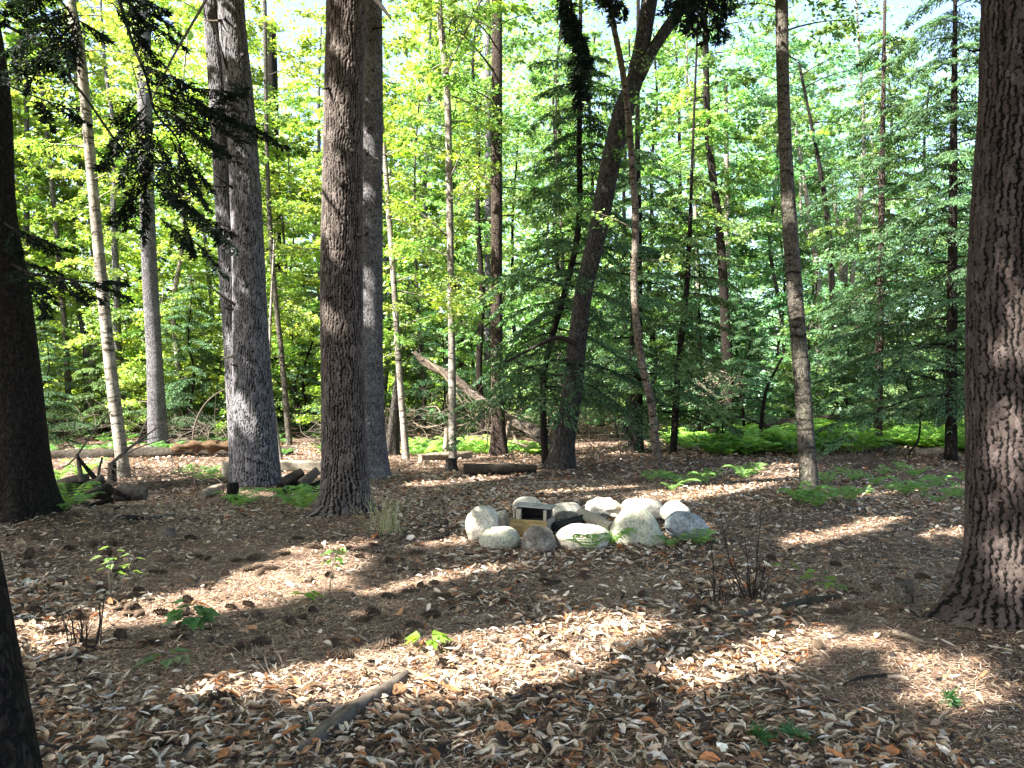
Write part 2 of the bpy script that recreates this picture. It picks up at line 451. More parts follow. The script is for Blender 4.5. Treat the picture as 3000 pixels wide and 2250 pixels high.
def trunk_mesh(mb, path, nseg, step, seed, flare=0.5, flare_h=0.35, bump=0.05, lobes=5, ridge=0.0, plates=None):
    """path: n x 4 (x,y,z,r) relative to the base, z increasing; horizontal rings with root flare"""
    P = smooth_path(path, step)
    n = len(P); rr = np.random.default_rng(seed)
    ang = np.linspace(0, 2 * math.pi, nseg, endpoint=False)
    u = ang[None, :]; z = P[:, 2:3]
    h = z - P[0, 2]
    f = 0
    for k in range(9):
        kk = int(rr.integers(1, 7)); f = f + np.sin(kk * u + rr.uniform(0, 6.28) + z * rr.uniform(-2.2, 2.2)) / (1 + 0.35 * kk)
    g = np.zeros((1, nseg))
    for k in range(lobes):
        a0 = rr.uniform(0, 6.28); wdt = rr.uniform(0.22, 0.5); amp = rr.uniform(0.5, 1.3)
        dd = np.abs((ang - a0 + math.pi) % (2 * math.pi) - math.pi)
        g = g + amp * np.exp(-(dd / wdt) ** 2)[None, :]
    fl = np.exp(-np.clip(h, 0, 9) / flare_h) * flare
    r = P[:, 3:4] * (1 + bump * f * 0.45 + fl * (0.35 + 0.75 * g))
    if ridge > 0:     # furrows: vertical ridges that wander and break
        q = np.zeros((n, nseg))
        for k in range(4):
            kk = int(rr.integers(14, 34)); q += np.abs(np.sin(kk * u * 0.5 + 1.7 * np.sin(z * rr.uniform(2, 5) + rr.uniform(0, 6)) + rr.uniform(0, 6)))
        q = q / 4 + rr.normal(0, 0.12, (n, nseg))
        r = r + ridge * (q - 0.6)
    col = None
    if plates:
        cw, chh, depth, wid = plates
        R0 = float(np.median(P[:, 3])); nc = max(6, int(2 * math.pi * R0 / cw))
        uu = np.broadcast_to(u, (n, nseg)) / (2 * math.pi); zz_ = np.broadcast_to(z, (n, nseg)) + 0.0
        mw = 0
        for k in range(7):       # furrows meander together, then apart
            ku = int(rr.integers(1, 4 + 2 * k)); mw = mw + np.sin(2 * math.pi * ku * uu + zz_ * rr.uniform(-1, 1) * (5 + 5 * k) / (chh * 8) + rr.uniform(0, 6)) / (1 + .35 * k)
        cc_ = uu * nc + .27 * mw + .10 * np.sin(zz_ / chh * 9 + uu * nc * 2.3) + .07 * np.sin(zz_ / chh * 21 + uu * nc * 5) + rr.normal(0, .05, (n, nseg))
        ci = np.floor(cc_).astype(int); fu = cc_ - ci
        tab = rr.uniform(0, 1, (nc + 4, 600, 3))
        def seg(c, ph=0):        # per column: which plate along the height, distance to its ends
            c = c % nc; o = c * .618 % 1 * 7
            q = zz_ / chh + o + .25 * np.sin(zz_ / chh * 1.9 + c * 2.1) + .18 * np.sin(fu * 5 + c)
            j = np.floor(q).astype(int); f = q - j
            return tab[c, j % 600], np.minimum(f, 1 - f)
        t3, eh = seg(ci)
        bnd = np.where(fu < .5, ci, ci + 1); tb_, _ = seg(bnd + 2)
        eu = np.minimum(fu, 1 - fu)
        # some furrows close up for a stretch so plates join
        gap_w = np.where(tb_[..., 1] < .25, .22, .5 + .8 * tb_[..., 0])
        e1 = eu / (wid * gap_w); e2 = np.where(t3[..., 1] < .3, .45, .08) + eh * chh / cw / (wid * .75) * (.6 + .9 * t3[..., 0])
        e = np.minimum(e1, e2) + rr.normal(0, .10, (n, nseg)); tone = t3[..., 2]
        mask = np.clip(e, 0, 1); mask = mask * mask * (3 - 2 * mask)
        r = r + depth * (mask - .8) + depth * .35 * (tone - .5) * mask + depth * .10 * rr.normal(0, 1, (n, nseg)) * mask
        col = np.stack([mask, tone, np.zeros_like(mask)], -1).reshape(-1, 3)
    V = np.stack([P[:, 0:1] + r * np.cos(u), P[:, 1:2] + r * np.sin(u), np.broadcast_to(z, (n, nseg))], -1)
    idx = np.arange(n * nseg).reshape(n, nseg); nx = np.roll(idx, -1, 1)
    mb.add(V.reshape(-1, 3), np.stack([idx[:-1], nx[:-1], nx[1:], idx[1:]], -1).reshape(-1, 4), col)
    top = len(V)
    ring = V[-1]
    mb.add(np.vstack([ring, ring.mean(0)[None]]), np.array([[i, (i + 1) % nseg, nseg] for i in range(nseg)]))

def unit(a):
    return a / (np.linalg.norm(a, axis=-1, keepdims=True) + 1e-9)

def add_leaves(mb, C, H, Nn, L_, W, col, fold=0.12):
    """C base point, H heading, Nn normal, L length, W width: folded diamond leaf"""
    H = unit(H); S = unit(np.cross(Nn, H)); Nn = np.cross(H, S)
    n = len(C); L_ = np.broadcast_to(L_, (n,))[:, None]; W = np.broadcast_to(W, (n,))[:, None]
    b = C; t = C + H * L_ - Nn * L_ * 0.12
    mid = C + H * L_ * 0.42
    r = mid + S * W * 0.5 + Nn * L_ * fold
    l = mid - S * W * 0.5 + Nn * L_ * fold
    V = np.stack([b, r, t, l], 1).reshape(-1, 3)
    i = np.arange(n)[:, None] * 4
    F1 = np.concatenate([i + np.array([[0, 1, 2]]), i + np.array([[0, 2, 3]])])
    mb.add(V, F1, np.repeat(np.asarray(col, np.float32), 4, axis=0))

def leaf_cols(r, n, base, var=0.25, hue=0.12):
    b = np.asarray(base, float)
    c = b[None] * (1 + r.normal(0, var, (n, 1))) * (1 + r.normal(0, hue, (n, 3)) * np.array([1, 0.4, 0.8]))
    return np.clip(c, 0.004, 0.9)

def leaf_branch(mb, wood, r, p0, az, L_, slope, leaf, dens, base, var=0.22, droop=0.3, wr=0.010, tw=None):
    """one branch with a flat spray of broad leaves"""
    d = np.array([math.cos(az), math.sin(az), 0.0]); side = unit(np.array([-d[1], d[0], r.normal(0, .32)]))
    slope = slope + r.normal(0, .22); droop = droop * r.uniform(.4, 1.7); base = np.array(base) * r.uniform(.55, 1.25) * np.array([r.uniform(.8, 1.15), 1, r.uniform(.8, 1.3)]); leaf = leaf * r.uniform(.8, 1.25)
    def pos(t):
        t = np.asarray(t)[..., None]
        return p0 + d * L_ * t + np.array([0, 0, 1.0]) * (slope * L_ * t - droop * L_ * t * t)
    if wood is not None:
        tube(wood, pos(np.linspace(0, 1, 6)), np.linspace(wr * L_ + 0.004, 0.003, 6), 4, cap=False)
    ntw = tw or max(6, int(L_ * 5))
    n = int(1.75 * dens * L_ * L_ * 0.5) + 14
    k = r.integers(0, ntw, n)
    tk = 0.18 + 0.82 * (k + 0.5) / ntw
    sgn = np.where(k % 2 == 0, 1.0, -1.0)
    tl = L_ * 0.42 * (1.12 - tk) + 0.08
    s = r.uniform(0.05, 1, n) ** 0.8
    ca, sa = math.cos(0.85), math.sin(0.85)
    twd = d[None] * ca + side[None] * (sgn * sa)[:, None]
    C = pos(tk) + twd * (s * tl)[:, None] + np.array([0, 0, -1.0]) * (0.10 * s * s * tl)[:, None]
    C = C + r.normal(0, 0.045, (n, 3))
    a2 = r.choice([-1, 1], n) * r.uniform(0.3, 1.0, n)
    H = twd * np.cos(a2)[:, None] + np.cross(np.array([0, 0, 1.0]), twd) * np.sin(a2)[:, None]
    H[:, 2] -= r.uniform(0.0, 0.5, n)
    Nn = np.array([0, 0, 1.0]) + r.normal(0, 0.75, (n, 3))
    ln = leaf * .92 * r.uniform(0.55, 1.3, n)
    add_leaves(mb, C, H, Nn, ln, ln * 0.62, leaf_cols(r, n, base, var))

def hemlock_branch(mb, wood, r, p0, az, L_, slope, droop, base, tw_len=0.085, tw_w=0.024, dens=1.0, wr=0.009):
    d = np.array([math.cos(az), math.sin(az), 0.0]); side = unit(np.array([-d[1], d[0], r.normal(0, .18)]))
    droop = droop * r.uniform(.6, 1.6); slope = slope + r.normal(0, .12); base = np.array(base) * r.uniform(.6, 1.3)
    def pos(t):
        t = np.asarray(t)[..., None]
        return p0 + d * L_ * t + np.array([0, 0, 1.0]) * (slope * L_ * t - droop * L_ * t * t)
    if wood is not None:
        tube(wood, pos(np.linspace(0, 1, 7)), np.linspace(wr * L_ + 0.003, 0.002, 7), 4, cap=False)
    ntw = int(L_ * 16) + 4
    nsub = max(5, int(9 * dens))
    k = np.arange(ntw); tk = 0.1 + 0.9 * (k + r.uniform(0, 1, ntw)) / ntw
    sg = np.where(k % 2 == 0, 1.0, -1.0)
    tl = (L_ * 0.34 * (1.1 - tk) + 0.10) * r.uniform(0.6, 1.25, ntw)
    sg = np.repeat(sg, nsub); tkk = np.repeat(tk, nsub); tll = np.repeat(tl, nsub)
    q = np.tile((np.arange(nsub) + 0.5) / nsub, ntw) + r.normal(0, 0.03, ntw * nsub)
    n = len(q)
    ang = 0.95 + r.normal(0, 0.1, ntw).repeat(nsub)
    twd = d[None] * np.cos(ang)[:, None] + side[None] * (sg * np.sin(ang))[:, None]
    dz = np.array([0, 0, -1.0])
    C = pos(tkk) + twd * (q * tll)[:, None] + dz * (0.35 * q * q * tll)[:, None] + r.normal(0, 0.014, (n, 3))
    Ls = []
    for s2 in (-1, 1):
        b2 = s2 * r.uniform(0.5, 1.0, n)
        H = twd * np.cos(b2)[:, None] + np.cross(np.array([0, 0, 1.0]), twd) * np.sin(b2)[:, None]
        H[:, 2] -= 0.25 + 0.5 * q
        Nn = np.array([0, 0, 1.0]) + r.normal(0, 0.45, (n, 3))
        ln = tw_len * r.uniform(0.6, 1.3, n)
        tipl = (0.75 + 0.6 * q * tkk)[:, None]
        add_leaves(mb, C, H, Nn, ln, tw_w * r.uniform(0.8, 1.3, n), leaf_cols(r, n, base, 0.22) * tipl, 0.03)

# ------------------------------------------------------------------ sun
SUN_H = np.array([0.86, 0.51]); SUN_H /= np.linalg.norm(SUN_H)     # horizontal travel of the light
SUN_EL = math.radians(46)
SUN_D = np.array([SUN_H[0] * math.cos(SUN_EL), SUN_H[1] * math.cos(SUN_EL), -math.sin(SUN_EL)])

# ================================================================== TREES (specs first: their feet shape the ground)
# each: photo pixels from top to foot with trunk width in pixels, distance from the camera
TREES = [
 dict(k='hemlock1', name='hemlock_tree', cat='tree', label='black silhouetted hemlock trunk with drooping needle boughs at the left edge of the photo',
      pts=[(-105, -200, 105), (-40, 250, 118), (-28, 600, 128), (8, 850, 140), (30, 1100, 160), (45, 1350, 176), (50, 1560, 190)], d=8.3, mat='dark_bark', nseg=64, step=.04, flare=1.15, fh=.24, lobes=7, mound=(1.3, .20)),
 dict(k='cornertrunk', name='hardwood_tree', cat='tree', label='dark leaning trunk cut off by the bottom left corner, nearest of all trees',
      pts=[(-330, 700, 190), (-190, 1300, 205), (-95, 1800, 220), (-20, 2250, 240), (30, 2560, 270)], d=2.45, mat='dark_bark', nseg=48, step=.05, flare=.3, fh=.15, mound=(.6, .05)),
 dict(k='birch', name='birch_tree', cat='tree', label='pale slim birch trunk with a gentle bow, right of the hemlock silhouette',
      pts=[(196, -150, 27), (207, 0, 28), (238, 176, 29), (264, 461, 30), (292, 760, 31), (325, 1085, 33), (354, 1315, 35), (364, 1400, 39)], d=13.6, mat='pale_bark', nseg=20, step=.1, flare=.35, fh=.15, mound=(.5, .05)),
 dict(k='greymid', name='hardwood_tree', cat='tree', label='straight grey trunk with a vertical crack just behind the long mossy log',
      pts=[(418, -100, 38), (425, 340, 40), (436, 730, 42), (452, 1030, 46), (466, 1310, 54)], d=20.5, mat='grey_bark', nseg=20, step=.15, flare=.6, fh=.25, mound=(.6, .06)),
 dict(k='leandark', name='sapling_tree', cat='tree', label='very thin greenish trunk leaning left, beside the hemlock silhouette on the far left',
      pts=[(120, 250, 9), (132, 340, 11), (160, 620, 14), (180, 850, 16), (196, 1050, 17), (204, 1280, 19)], d=25, mat='olive_bark', nseg=10, step=.3, flare=.2, fh=.15, extra=0.5),
 dict(k='pine', name='pine_tree', cat='tree', label='big straight brown pine with furrowed bark standing alone left of the stone ring',
      pts=[(1016, -500, 112), (1014, 0, 114), (1008, 270, 114), (1004, 540, 116), (1000, 815, 118), (1003, 1085, 122), (1009, 1350, 133), (1016, 1512, 160)], d=9.4, mat='plated_brown', nseg=170, step=.016, extra=2, flare=.95, fh=.13, bump=.035, plates=(.034, .10, .014, .42), mound=(.9, .09)),
 dict(k='bluepine', name='pine_tree', cat='tree', label='blue-grey pine trunk half hidden directly behind the big brown pine',
      pts=[(1088, -300, 64), (1088, 0, 64), (1088, 400, 66), (1086, 815, 70), (1089, 1220, 75), (1098, 1412, 92)], d=13.0, mat='grey_bark', nseg=40, step=.06, flare=.5, fh=.2, mound=(.8, .09)),
 dict(k='midtrunk', name='hardwood_tree', cat='tree', label='straight reddish trunk, sunlit on its left side, standing in front of the leaning broken log',
      pts=[(1457, -100, 30), (1456, 0, 31), (1455, 400, 33), (1455, 800, 35), (1457, 1150, 38), (1462, 1345, 52)], d=17.9, mat='brown_bark', nseg=28, step=.1, flare=.6, fh=.2, mound=(.7, .08)),
 dict(k='slimpale', name='beech_tree', cat='tree', label='slim pale sunlit beech trunk, nearest left of the reddish trunk at the leaning log',
      pts=[(1278, -100, 20), (1283, 0, 20), (1310, 270, 20), (1316, 540, 20), (1323, 950, 21), (1327, 1360, 24)], d=16.6, mat='pale_bark', nseg=16, step=.1, flare=.35, fh=.15),
 dict(k='slimpale2', name='beech_tree', cat='tree', label='thin spotted pale trunk leaning left, first one right of the big brown pine',
      pts=[(1105, 250, 13), (1126, 450, 15), (1153, 815, 17), (1170, 1085, 18), (1192, 1345, 22)], d=17.4, mat='pale_bark', nseg=14, step=.1, flare=.35, fh=.15, extra=1.5),
 dict(k='slender', name='hemlock_tree', cat='tree', label='slender dark hemlock trunk touching the left side of the leaning furrowed trunk in the centre',
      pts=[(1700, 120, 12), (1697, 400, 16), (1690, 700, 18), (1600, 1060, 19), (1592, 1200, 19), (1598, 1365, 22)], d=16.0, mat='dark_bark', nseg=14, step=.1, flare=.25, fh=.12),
 dict(k='leaner', name='hardwood_tree', cat='tree', label='thick furrowed trunk leaning right and forking near the top, behind the ring of stones',
      pts=[(1915, -80, 46), (1893, 60, 46), (1862, 225, 52), (1832, 310, 62), (1790, 475, 59), (1750, 678, 55), (1705, 880, 53), (1676, 1150, 58), (1650, 1300, 68), (1645, 1392, 84)], d=14.6, mat='rough_bark', nseg=56, step=.05, flare=.75, fh=.2, bump=.07, ridge=.010, mound=(.9, .06)),
 dict(k='thinfront', name='birch_tree', cat='tree', label='thin pale flaking trunk crossing in front of the leaning furrowed trunk',
      pts=[(1775, -80, 15), (1790, 40, 16), (1818, 176, 18), (1838, 310, 19), (1852, 480, 20), (1862, 660, 21), (1858, 850, 21), (1876, 1040, 23), (1910, 1200, 23), (1932, 1402, 27)], d=13.5, mat='flaky_bark', nseg=16, step=.07, flare=.3, fh=.12),
 dict(k='mottled', name='maple_tree', cat='tree', label='slim straight trunk with mottled olive bark and ferns at its foot',
      pts=[(2287, -200, 35), (2290, 0, 36), (2294, 270, 37), (2306, 540, 40), (2326, 815, 43), (2347, 1085, 47), (2366, 1355, 50), (2374, 1475, 60)], d=10.6, mat='olive_bark', nseg=36, step=.06, flare=.3, fh=.12, bump=.05, mound=(.5, .04)),
 dict(k='bigpine', name='pine_tree', cat='tree', label='massive pine with deep plated reddish bark filling the right edge of the photo',
      pts=[(3045, -500, 265), (3032, 0, 270), (3022, 300, 270), (3010, 540, 278), (3000, 815, 286), (3002, 1085, 294), (3008, 1355, 304), (3016, 1600, 320), (3022, 1830, 345)], d=4.95, mat='plated_pine', nseg=280, step=.011, extra=1.5, flare=1.0, fh=.26, bump=.03, plates=(.040, .10, .014, .36), lobes=7, mound=(1.1, .10)),
 dict(k='backhem', name='hemlock_tree', cat='tree', label='dark hemlock with a stout shaded trunk, directly right of and behind the leaning furrowed trunk',
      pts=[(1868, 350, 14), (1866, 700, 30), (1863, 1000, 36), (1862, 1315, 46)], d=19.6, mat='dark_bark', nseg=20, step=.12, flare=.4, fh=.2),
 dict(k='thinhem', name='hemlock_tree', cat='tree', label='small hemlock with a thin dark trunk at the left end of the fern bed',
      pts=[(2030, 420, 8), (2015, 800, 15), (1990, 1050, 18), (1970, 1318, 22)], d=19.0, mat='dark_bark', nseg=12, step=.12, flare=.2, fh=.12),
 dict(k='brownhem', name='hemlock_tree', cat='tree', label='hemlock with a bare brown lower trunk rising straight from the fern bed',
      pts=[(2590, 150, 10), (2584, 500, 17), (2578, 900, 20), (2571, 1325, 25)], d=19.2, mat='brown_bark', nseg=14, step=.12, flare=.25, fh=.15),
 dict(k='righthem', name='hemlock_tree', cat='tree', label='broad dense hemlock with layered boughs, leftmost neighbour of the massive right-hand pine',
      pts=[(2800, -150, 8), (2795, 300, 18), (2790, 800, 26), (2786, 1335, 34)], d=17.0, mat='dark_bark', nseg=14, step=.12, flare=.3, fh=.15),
 dict(k='snag', name='broken_trunk', cat='tree', label='short grey broken trunk leaning right, beside the thin spotted pale trunk',
      pts=[(1172, 1075, 22), (1166, 1150, 30), (1155, 1250, 34), (1150, 1335, 44)], d=18.6, mat='rough_bark', nseg=18, step=.08, flare=.4, fh=.12, extra=0),
 dict(k='farthin', name='maple_tree', cat='tree', label='thin upright trunk with crooked bark close on the right of the twin-stemmed pine',
      pts=[(775, -50, 11), (783, 480, 13), (802, 815, 15), (826, 1050, 16), (850, 1300, 18)], d=21.5, mat='olive_bark', nseg=12, step=.2, flare=.25, fh=.12),
 dict(k='crook', name='sapling_tree', cat='tree', label='bare crooked sapling stem between the twin-stemmed pine and the big brown pine',
      pts=[(800, 780, 6), (792, 950, 8), (790, 1120, 10), (806, 1230, 11), (826, 1345, 13)], d=17, mat='pale_bark', nseg=10, step=.1, flare=.2, fh=.1, extra=.6),
 dict(k='darkfar', name='hardwood_tree', cat='tree', label='dark distant trunk partly hidden behind the right side of the twin-stemmed pine',
      pts=[(796, 300, 38), (806, 900, 44), (812, 1225, 52)], d=29, mat='dark_bark', nseg=16, step=.3, flare=.4, fh=.3, extra=3),
 dict(k='palefar', name='birch_tree', cat='tree', label='distant pale trunk seen through foliage, above the pile of bleached brush on the right',
      pts=[(2128, 500, 15), (2130, 800, 17), (2132, 1020, 18), (2134, 1240, 20)], d=26, mat='pale_bark', nseg=10, step=.3, flare=.2, fh=.2, extra=3),
 dict(k='forkfar', name='birch_tree', cat='tree', label='distant pale forked trunk half hidden in leaves right of the mottled olive trunk',
      pts=[(2360, 560, 12), (2380, 690, 16), (2398, 850, 20), (2400, 1000, 22), (2402, 1240, 24)], d=25, mat='pale_bark', nseg=12, step=.2, flare=.2, fh=.2, extra=2),
 dict(k='darkfork', name='maple_tree', cat='tree', label='dark slender trunk bending left as it rises, just right of the mottled trunk',
      pts=[(2380, 380, 9), (2400, 480, 12), (2424, 640, 15), (2434, 760, 17), (2440, 950, 18), (2446, 1240, 20)], d=23.5, mat='dark_bark', nseg=12, step=.2, flare=.2, fh=.2, extra=2),
 dict(k='whitefork', name='birch_tree', cat='tree', label='far-off whitish trunk splitting in a wide Y left of the dense hemlock',
      pts=[(2478, 640, 22), (2474, 720, 25), (2470, 850, 26), (2470, 1245, 30)], d=30, mat='pale_bark', nseg=12, step=.3, flare=.2, fh=.2, extra=0),
 dict(k='darklean', name='sapling_tree', cat='tree', label='dark bent sapling stem leaning right over the fern bed, left of the mottled olive trunk',
      pts=[(2275, 1080, 8), (2250, 1130, 10), (2236, 1190, 12), (2222, 1265, 14)], d=20, mat='dark_bark', nseg=8, step=.1, flare=.1, fh=.1, extra=.3),
 dict(k='tallback', name='hardwood_tree', cat='tree', label='tall grey trunk fading into leaves at the top centre, just left of the reddish trunk',
      pts=[(1428, 40, 16), (1430, 300, 18), (1430, 700, 20), (1428, 1240, 24)], d=27, mat='grey_bark', nseg=12, step=.3, flare=.3, fh=.2),
]
for i_, t in enumerate(TREES):
    t['seed'] = 100 + i_
    P = []
    for (px, py, w) in t['pts']:
        p = at(px, py, t['d']); P.append([p[0], p[1], p[2], w * t['d'] / F / 2])
    P = np.array(P)[::-1]
    t['P'] = P
    if 'mound' in t:
        MOUNDS.append((P[0, 0], P[0, 1], t['mound'][0], t['mound'][1]))
TW_D = 12.1
tw_base = at(752, 1431, TW_D); MOUNDS.append((tw_base[0], tw_base[1], 1.0, 0.08))
ringc = gpt(1705, 1555); MOUNDS.append((ringc[0], ringc[1], .9, .05))

# ================================================================== GROUND
def spaced(lo, hi, fine_lo, fine_hi, step, grow=1.25):
    a = list(np.arange(fine_lo, fine_hi + 1e-6, step))
    s, v = step, fine_lo
    left = []
    while v > lo:
        s *= grow; v -= s; left.append(v)
    s, v = step, fine_hi; right = []
    while v < hi:
        s *= grow; v += s; right.append(v)
    return np.array(left[::-1] + a + right)
gx = spaced(-700, 700, -14, 14, .11); gy = spaced(-300, 900, -1, 24, .11)
GX, GY = np.meshgrid(gx, gy)
GZ = gz(GX, GY) + np.where(GY < 24, 0.006 * np.sin(GX * 23 + 3 * np.sin(GY * 9)) * np.sin(GY * 19 + 2 * np.sin(GX * 7)), 0)
g = MB(); nx_, ny_ = len(gx), len(gy)
idx = np.arange(nx_ * ny_).reshape(ny_, nx_)
g.add(np.stack([GX, GY, GZ], -1).reshape(-1, 3), np.stack([idx[:-1, :-1], idx[:-1, 1:], idx[1:, 1:], idx[1:, :-1]], -1).reshape(-1, 4))
go = g.build('ground', M['ground']); go['kind'] = 'structure'

# ------------------------------------------------------------------ litter zones (in photo pixels -> plan position)
def to_px(x, y, z=0.0):
    return 1500 + F * x / y, 1125 + 25 - F * (z - EYE) / y     # close enough on the flat
def zone(px, py, c, r):
    return np.exp(-(((px - c[0]) / r[0]) ** 2 + ((py - c[1]) / r[1]) ** 2))

def litter_points(n, ylo, yhi, seed):
    r = np.random.default_rng(seed)
    # sample uniformly over the visible wedge
    y = np.sqrt(r.uniform(ylo ** 2, yhi ** 2, n)); x = r.uniform(-0.74, 0.74, n) * y
    return r, x, y

LCOL = np.array([(0.50, 0.385, 0.275), (0.60, 0.50, 0.39), (0.40, 0.27, 0.17), (0.35, 0.185, 0.095), (0.36, 0.15, 0.06), (0.11, 0.068, 0.046), (0.64, 0.57, 0.49), (0.035, 0.026, 0.02)])  # last, near-black tone stands in for shaded gaps between leaves
LP = np.array([.22, .17, .16, .10, .07, .12, .09, .09])

def litter_block(mb, n, ylo, yhi, seed, size=1.0, curl=True, keep=None):
    r, x, y = litter_points(n, ylo, yhi, seed)
    px, py = to_px(x, y)
    k = 0.62 + 0.5 * snoise(x * 1.6, y * 1.6, 11) + 0.25 * snoise(x * 5, y * 5, 12)
    k = k + 0.75 * zone(px, py, (1700, 2150), (1100, 260)) + 0.5 * zone(px, py, (300, 2150), (500, 200)) + 0.4 * zone(px, py, (2000, 1850), (500, 110))
    k = k - 1.5 * zone(px, py, (950, 1850), (540, 150)) - 1.0 * zone(px, py, (650, 1640), (620, 110)) - 2.6 * zone(px, py, (2830, 1920), (480, 230)) - .5 * zone(px, py, (2400, 1640), (420, 70)) - 0.9 * zone(px, py, (1650, 1705), (260, 45)) - .8 * zone(px, py, (1060, 2060), (150, 70))
    m = r.uniform(0, 1, n) < np.clip(k, 0.05, 1)
    x, y = x[m], y[m]; n = len(x)
    L_ = size * (0.026 + 0.072 * r.uniform(0, 1, n) ** 1.3); wide = r.uniform(0, 1, n) < .08; W = L_ * np.where(wide, r.uniform(.7, 1.0, n), r.uniform(0.26, 0.56, n))
    yaw = r.uniform(0, 6.283, n)
    H = np.stack([np.cos(yaw), np.sin(yaw), r.normal(0, 0.3, n)], -1); H = unit(H)
    Nn = unit(np.stack([r.normal(0, 0.45, n), r.normal(0, 0.45, n), np.ones(n)], -1))
    S = unit(np.cross(Nn, H)); Nn = np.cross(H, S)
    z = gz(x, y) + r.uniform(0.004, 0.042, n)
    C = np.stack([x, y, z], -1)
    # 4 x 3 grid per leaf, rolled across its width
    ts = np.array([0, .3, .7, 1.0]); ws = np.array([.12, .95, .85, .06])
    cr = r.uniform(0.6, 3.0, n) * r.choice([1, 1, 1, -1], n)      # roll angle of each half
    bend = r.normal(0, 0.35, n)
    V = np.empty((n, 12, 3))
    for i, (t, w) in enumerate(zip(ts, ws)):
        b = C + H * ((t - .5) * L_)[:, None] + Nn * (bend * L_ * (t - .5) ** 2)[:, None]
        hw = W * 0.5 * w
        wob = 1 + r.normal(0, .12, n)
        a = cr * wob
        off = hw * np.sin(a) / (np.abs(a) + 1e-6) * np.sign(a) * np.sign(a)
        up = hw * (1 - np.cos(a)) / (np.abs(a) + 1e-6) * np.sign(a)
        V[:, i * 3 + 0] = b - S * np.abs(off)[:, None] + Nn * up[:, None]
        V[:, i * 3 + 1] = b
        V[:, i * 3 + 2] = b + S * np.abs(off)[:, None] + Nn * up[:, None]
    mn = V[:, :, 2].min(1) - gz(x, y)
    V[:, :, 2] += np.where(mn < 0.002, 0.002 - mn, 0)[:, None]
    q = []
    for i in range(3):
        for j in range(2):
            q.append([i * 3 + j, i * 3 + j + 1, (i + 1) * 3 + j + 1, (i + 1) * 3 + j])
    Fq = (np.arange(n)[:, None, None] * 12 + np.array(q)[None]).reshape(-1, 4)
    ci = r.choice(len(LCOL), n, p=LP / LP.sum())
    c = np.clip(LCOL[ci] * (1 + r.normal(0, .18, (n, 1))), .02, .8)
    mb.add(V.reshape(-1, 3), Fq, np.repeat(c, 12, 0))

lit = MB()
litter_block(lit, 28000, 2.2, 6.2, 21)
litter_block(lit, 44000, 6.0, 12.0, 22, 1.0)
litter_block(lit, 30000, 11.5, 22.0, 23, 1.2)
litter_block(lit, 9000, 21, 40.0, 24, 2.2)
def crumbs(n, ylo, yhi, seed, sz):
    r, x, y = litter_points(n, ylo, yhi, seed); px, py = to_px(x, y)
    bare = 1.0 * zone(px, py, (950, 1860), (480, 130)) + .75 * zone(px, py, (700, 1640), (560, 110)) + 1.1 * zone(px, py, (2780, 1900), (420, 200)) + .8 * zone(px, py, (1650, 1705), (300, 50)) + .25 * snoise(x * 2, y * 2, 13)
    k_ = r.uniform(0, 1, n) > bare * .85; x, y = x[k_], y[k_]; n = len(x); yaw = r.uniform(0, 6.28, n)
    C = np.stack([x, y, gz(x, y) + r.uniform(.003, .016, n)], -1)
    ci = r.choice(len(LCOL), n, p=[.13, .13, .15, .11, .03, .20, .09, .16]); L_ = sz * (.25 + r.uniform(0, 1, n) ** 2)
    add_leaves(lit, C, np.stack([np.cos(yaw), np.sin(yaw), r.normal(.1, .3, n)], -1), np.stack([r.normal(0, .4, n), r.normal(0, .4, n), np.ones(n)], -1), L_, L_ * r.uniform(.25, .8, n), np.clip(LCOL[ci] * (.85 + r.normal(0, .2, (n, 1))), .02, .8), .08)
crumbs(42000, 2.2, 6.5, 25, .032); crumbs(52000, 6.3, 13, 26, .05); crumbs(26000, 12.5, 24, 27, .08)
lo = lit.build('leaf_litter', M['litter'], smooth=True)
tag(lo, 'curled dry beech leaves scattered over the forest floor', 'leaf litter', kind='stuff')

# fallen needles: thin slivers, thick round the feet of the pines
st = MB()
def straw(n, ylo, yhi, seed, wid, ln=(.05, .12)):
    r, x, y = litter_points(n, ylo, yhi, seed)
    px, py = to_px(x, y)
    yaw = r.uniform(0, 6.283, n)
    H = unit(np.stack([np.cos(yaw), np.sin(yaw), r.normal(0, .12, n)], -1))
    S = np.stack([-H[:, 1], H[:, 0], np.zeros(n)], -1)
    L_ = r.uniform(*ln, n)
    C = np.stack([x, y, gz(x, y) + r.uniform(.003, .016, n)], -1)
    V = np.stack([C - H * L_[:, None] / 2 - S * wid / 2, C - H * L_[:, None] / 2 + S * wid / 2, C + H * L_[:, None] / 2], 1)
    V[:, :, 2] = np.maximum(V[:, :, 2], (gz(x, y) + .002)[:, None])
    col = np.array([(0.40, 0.255, 0.165), (0.60, 0.46, 0.33), (0.23, 0.14, 0.095), (0.13, 0.08, 0.062)])[r.integers(0, 4, n)] * (1 + r.normal(0, .2, (n, 1)))
    st.add(V.reshape(-1, 3), np.arange(n * 3).reshape(-1, 3), np.repeat(np.clip(col, .01, .8), 3, 0))
straw(90000, 2.2, 6.5, 31, .0036)
straw(80000, 6.2, 12.5, 32, .007, (.07, .14))
so = st.build('pine_needle_litter', M['straw'])
tag(so, 'brown fallen pine needles carpeting the soil', 'pine needles', kind='stuff')

# ================================================================== NAMED TREES
GREEN_Y = (0.235, 0.345, 0.062); GREEN_M = (0.165, 0.285, 0.082); GREEN_T = (0.135, 0.275, 0.140)
HEM = (0.066, 0.135, 0.060); HEM_L = (0.10, 0.17, 0.055)
ROOT = {}; TP = {}

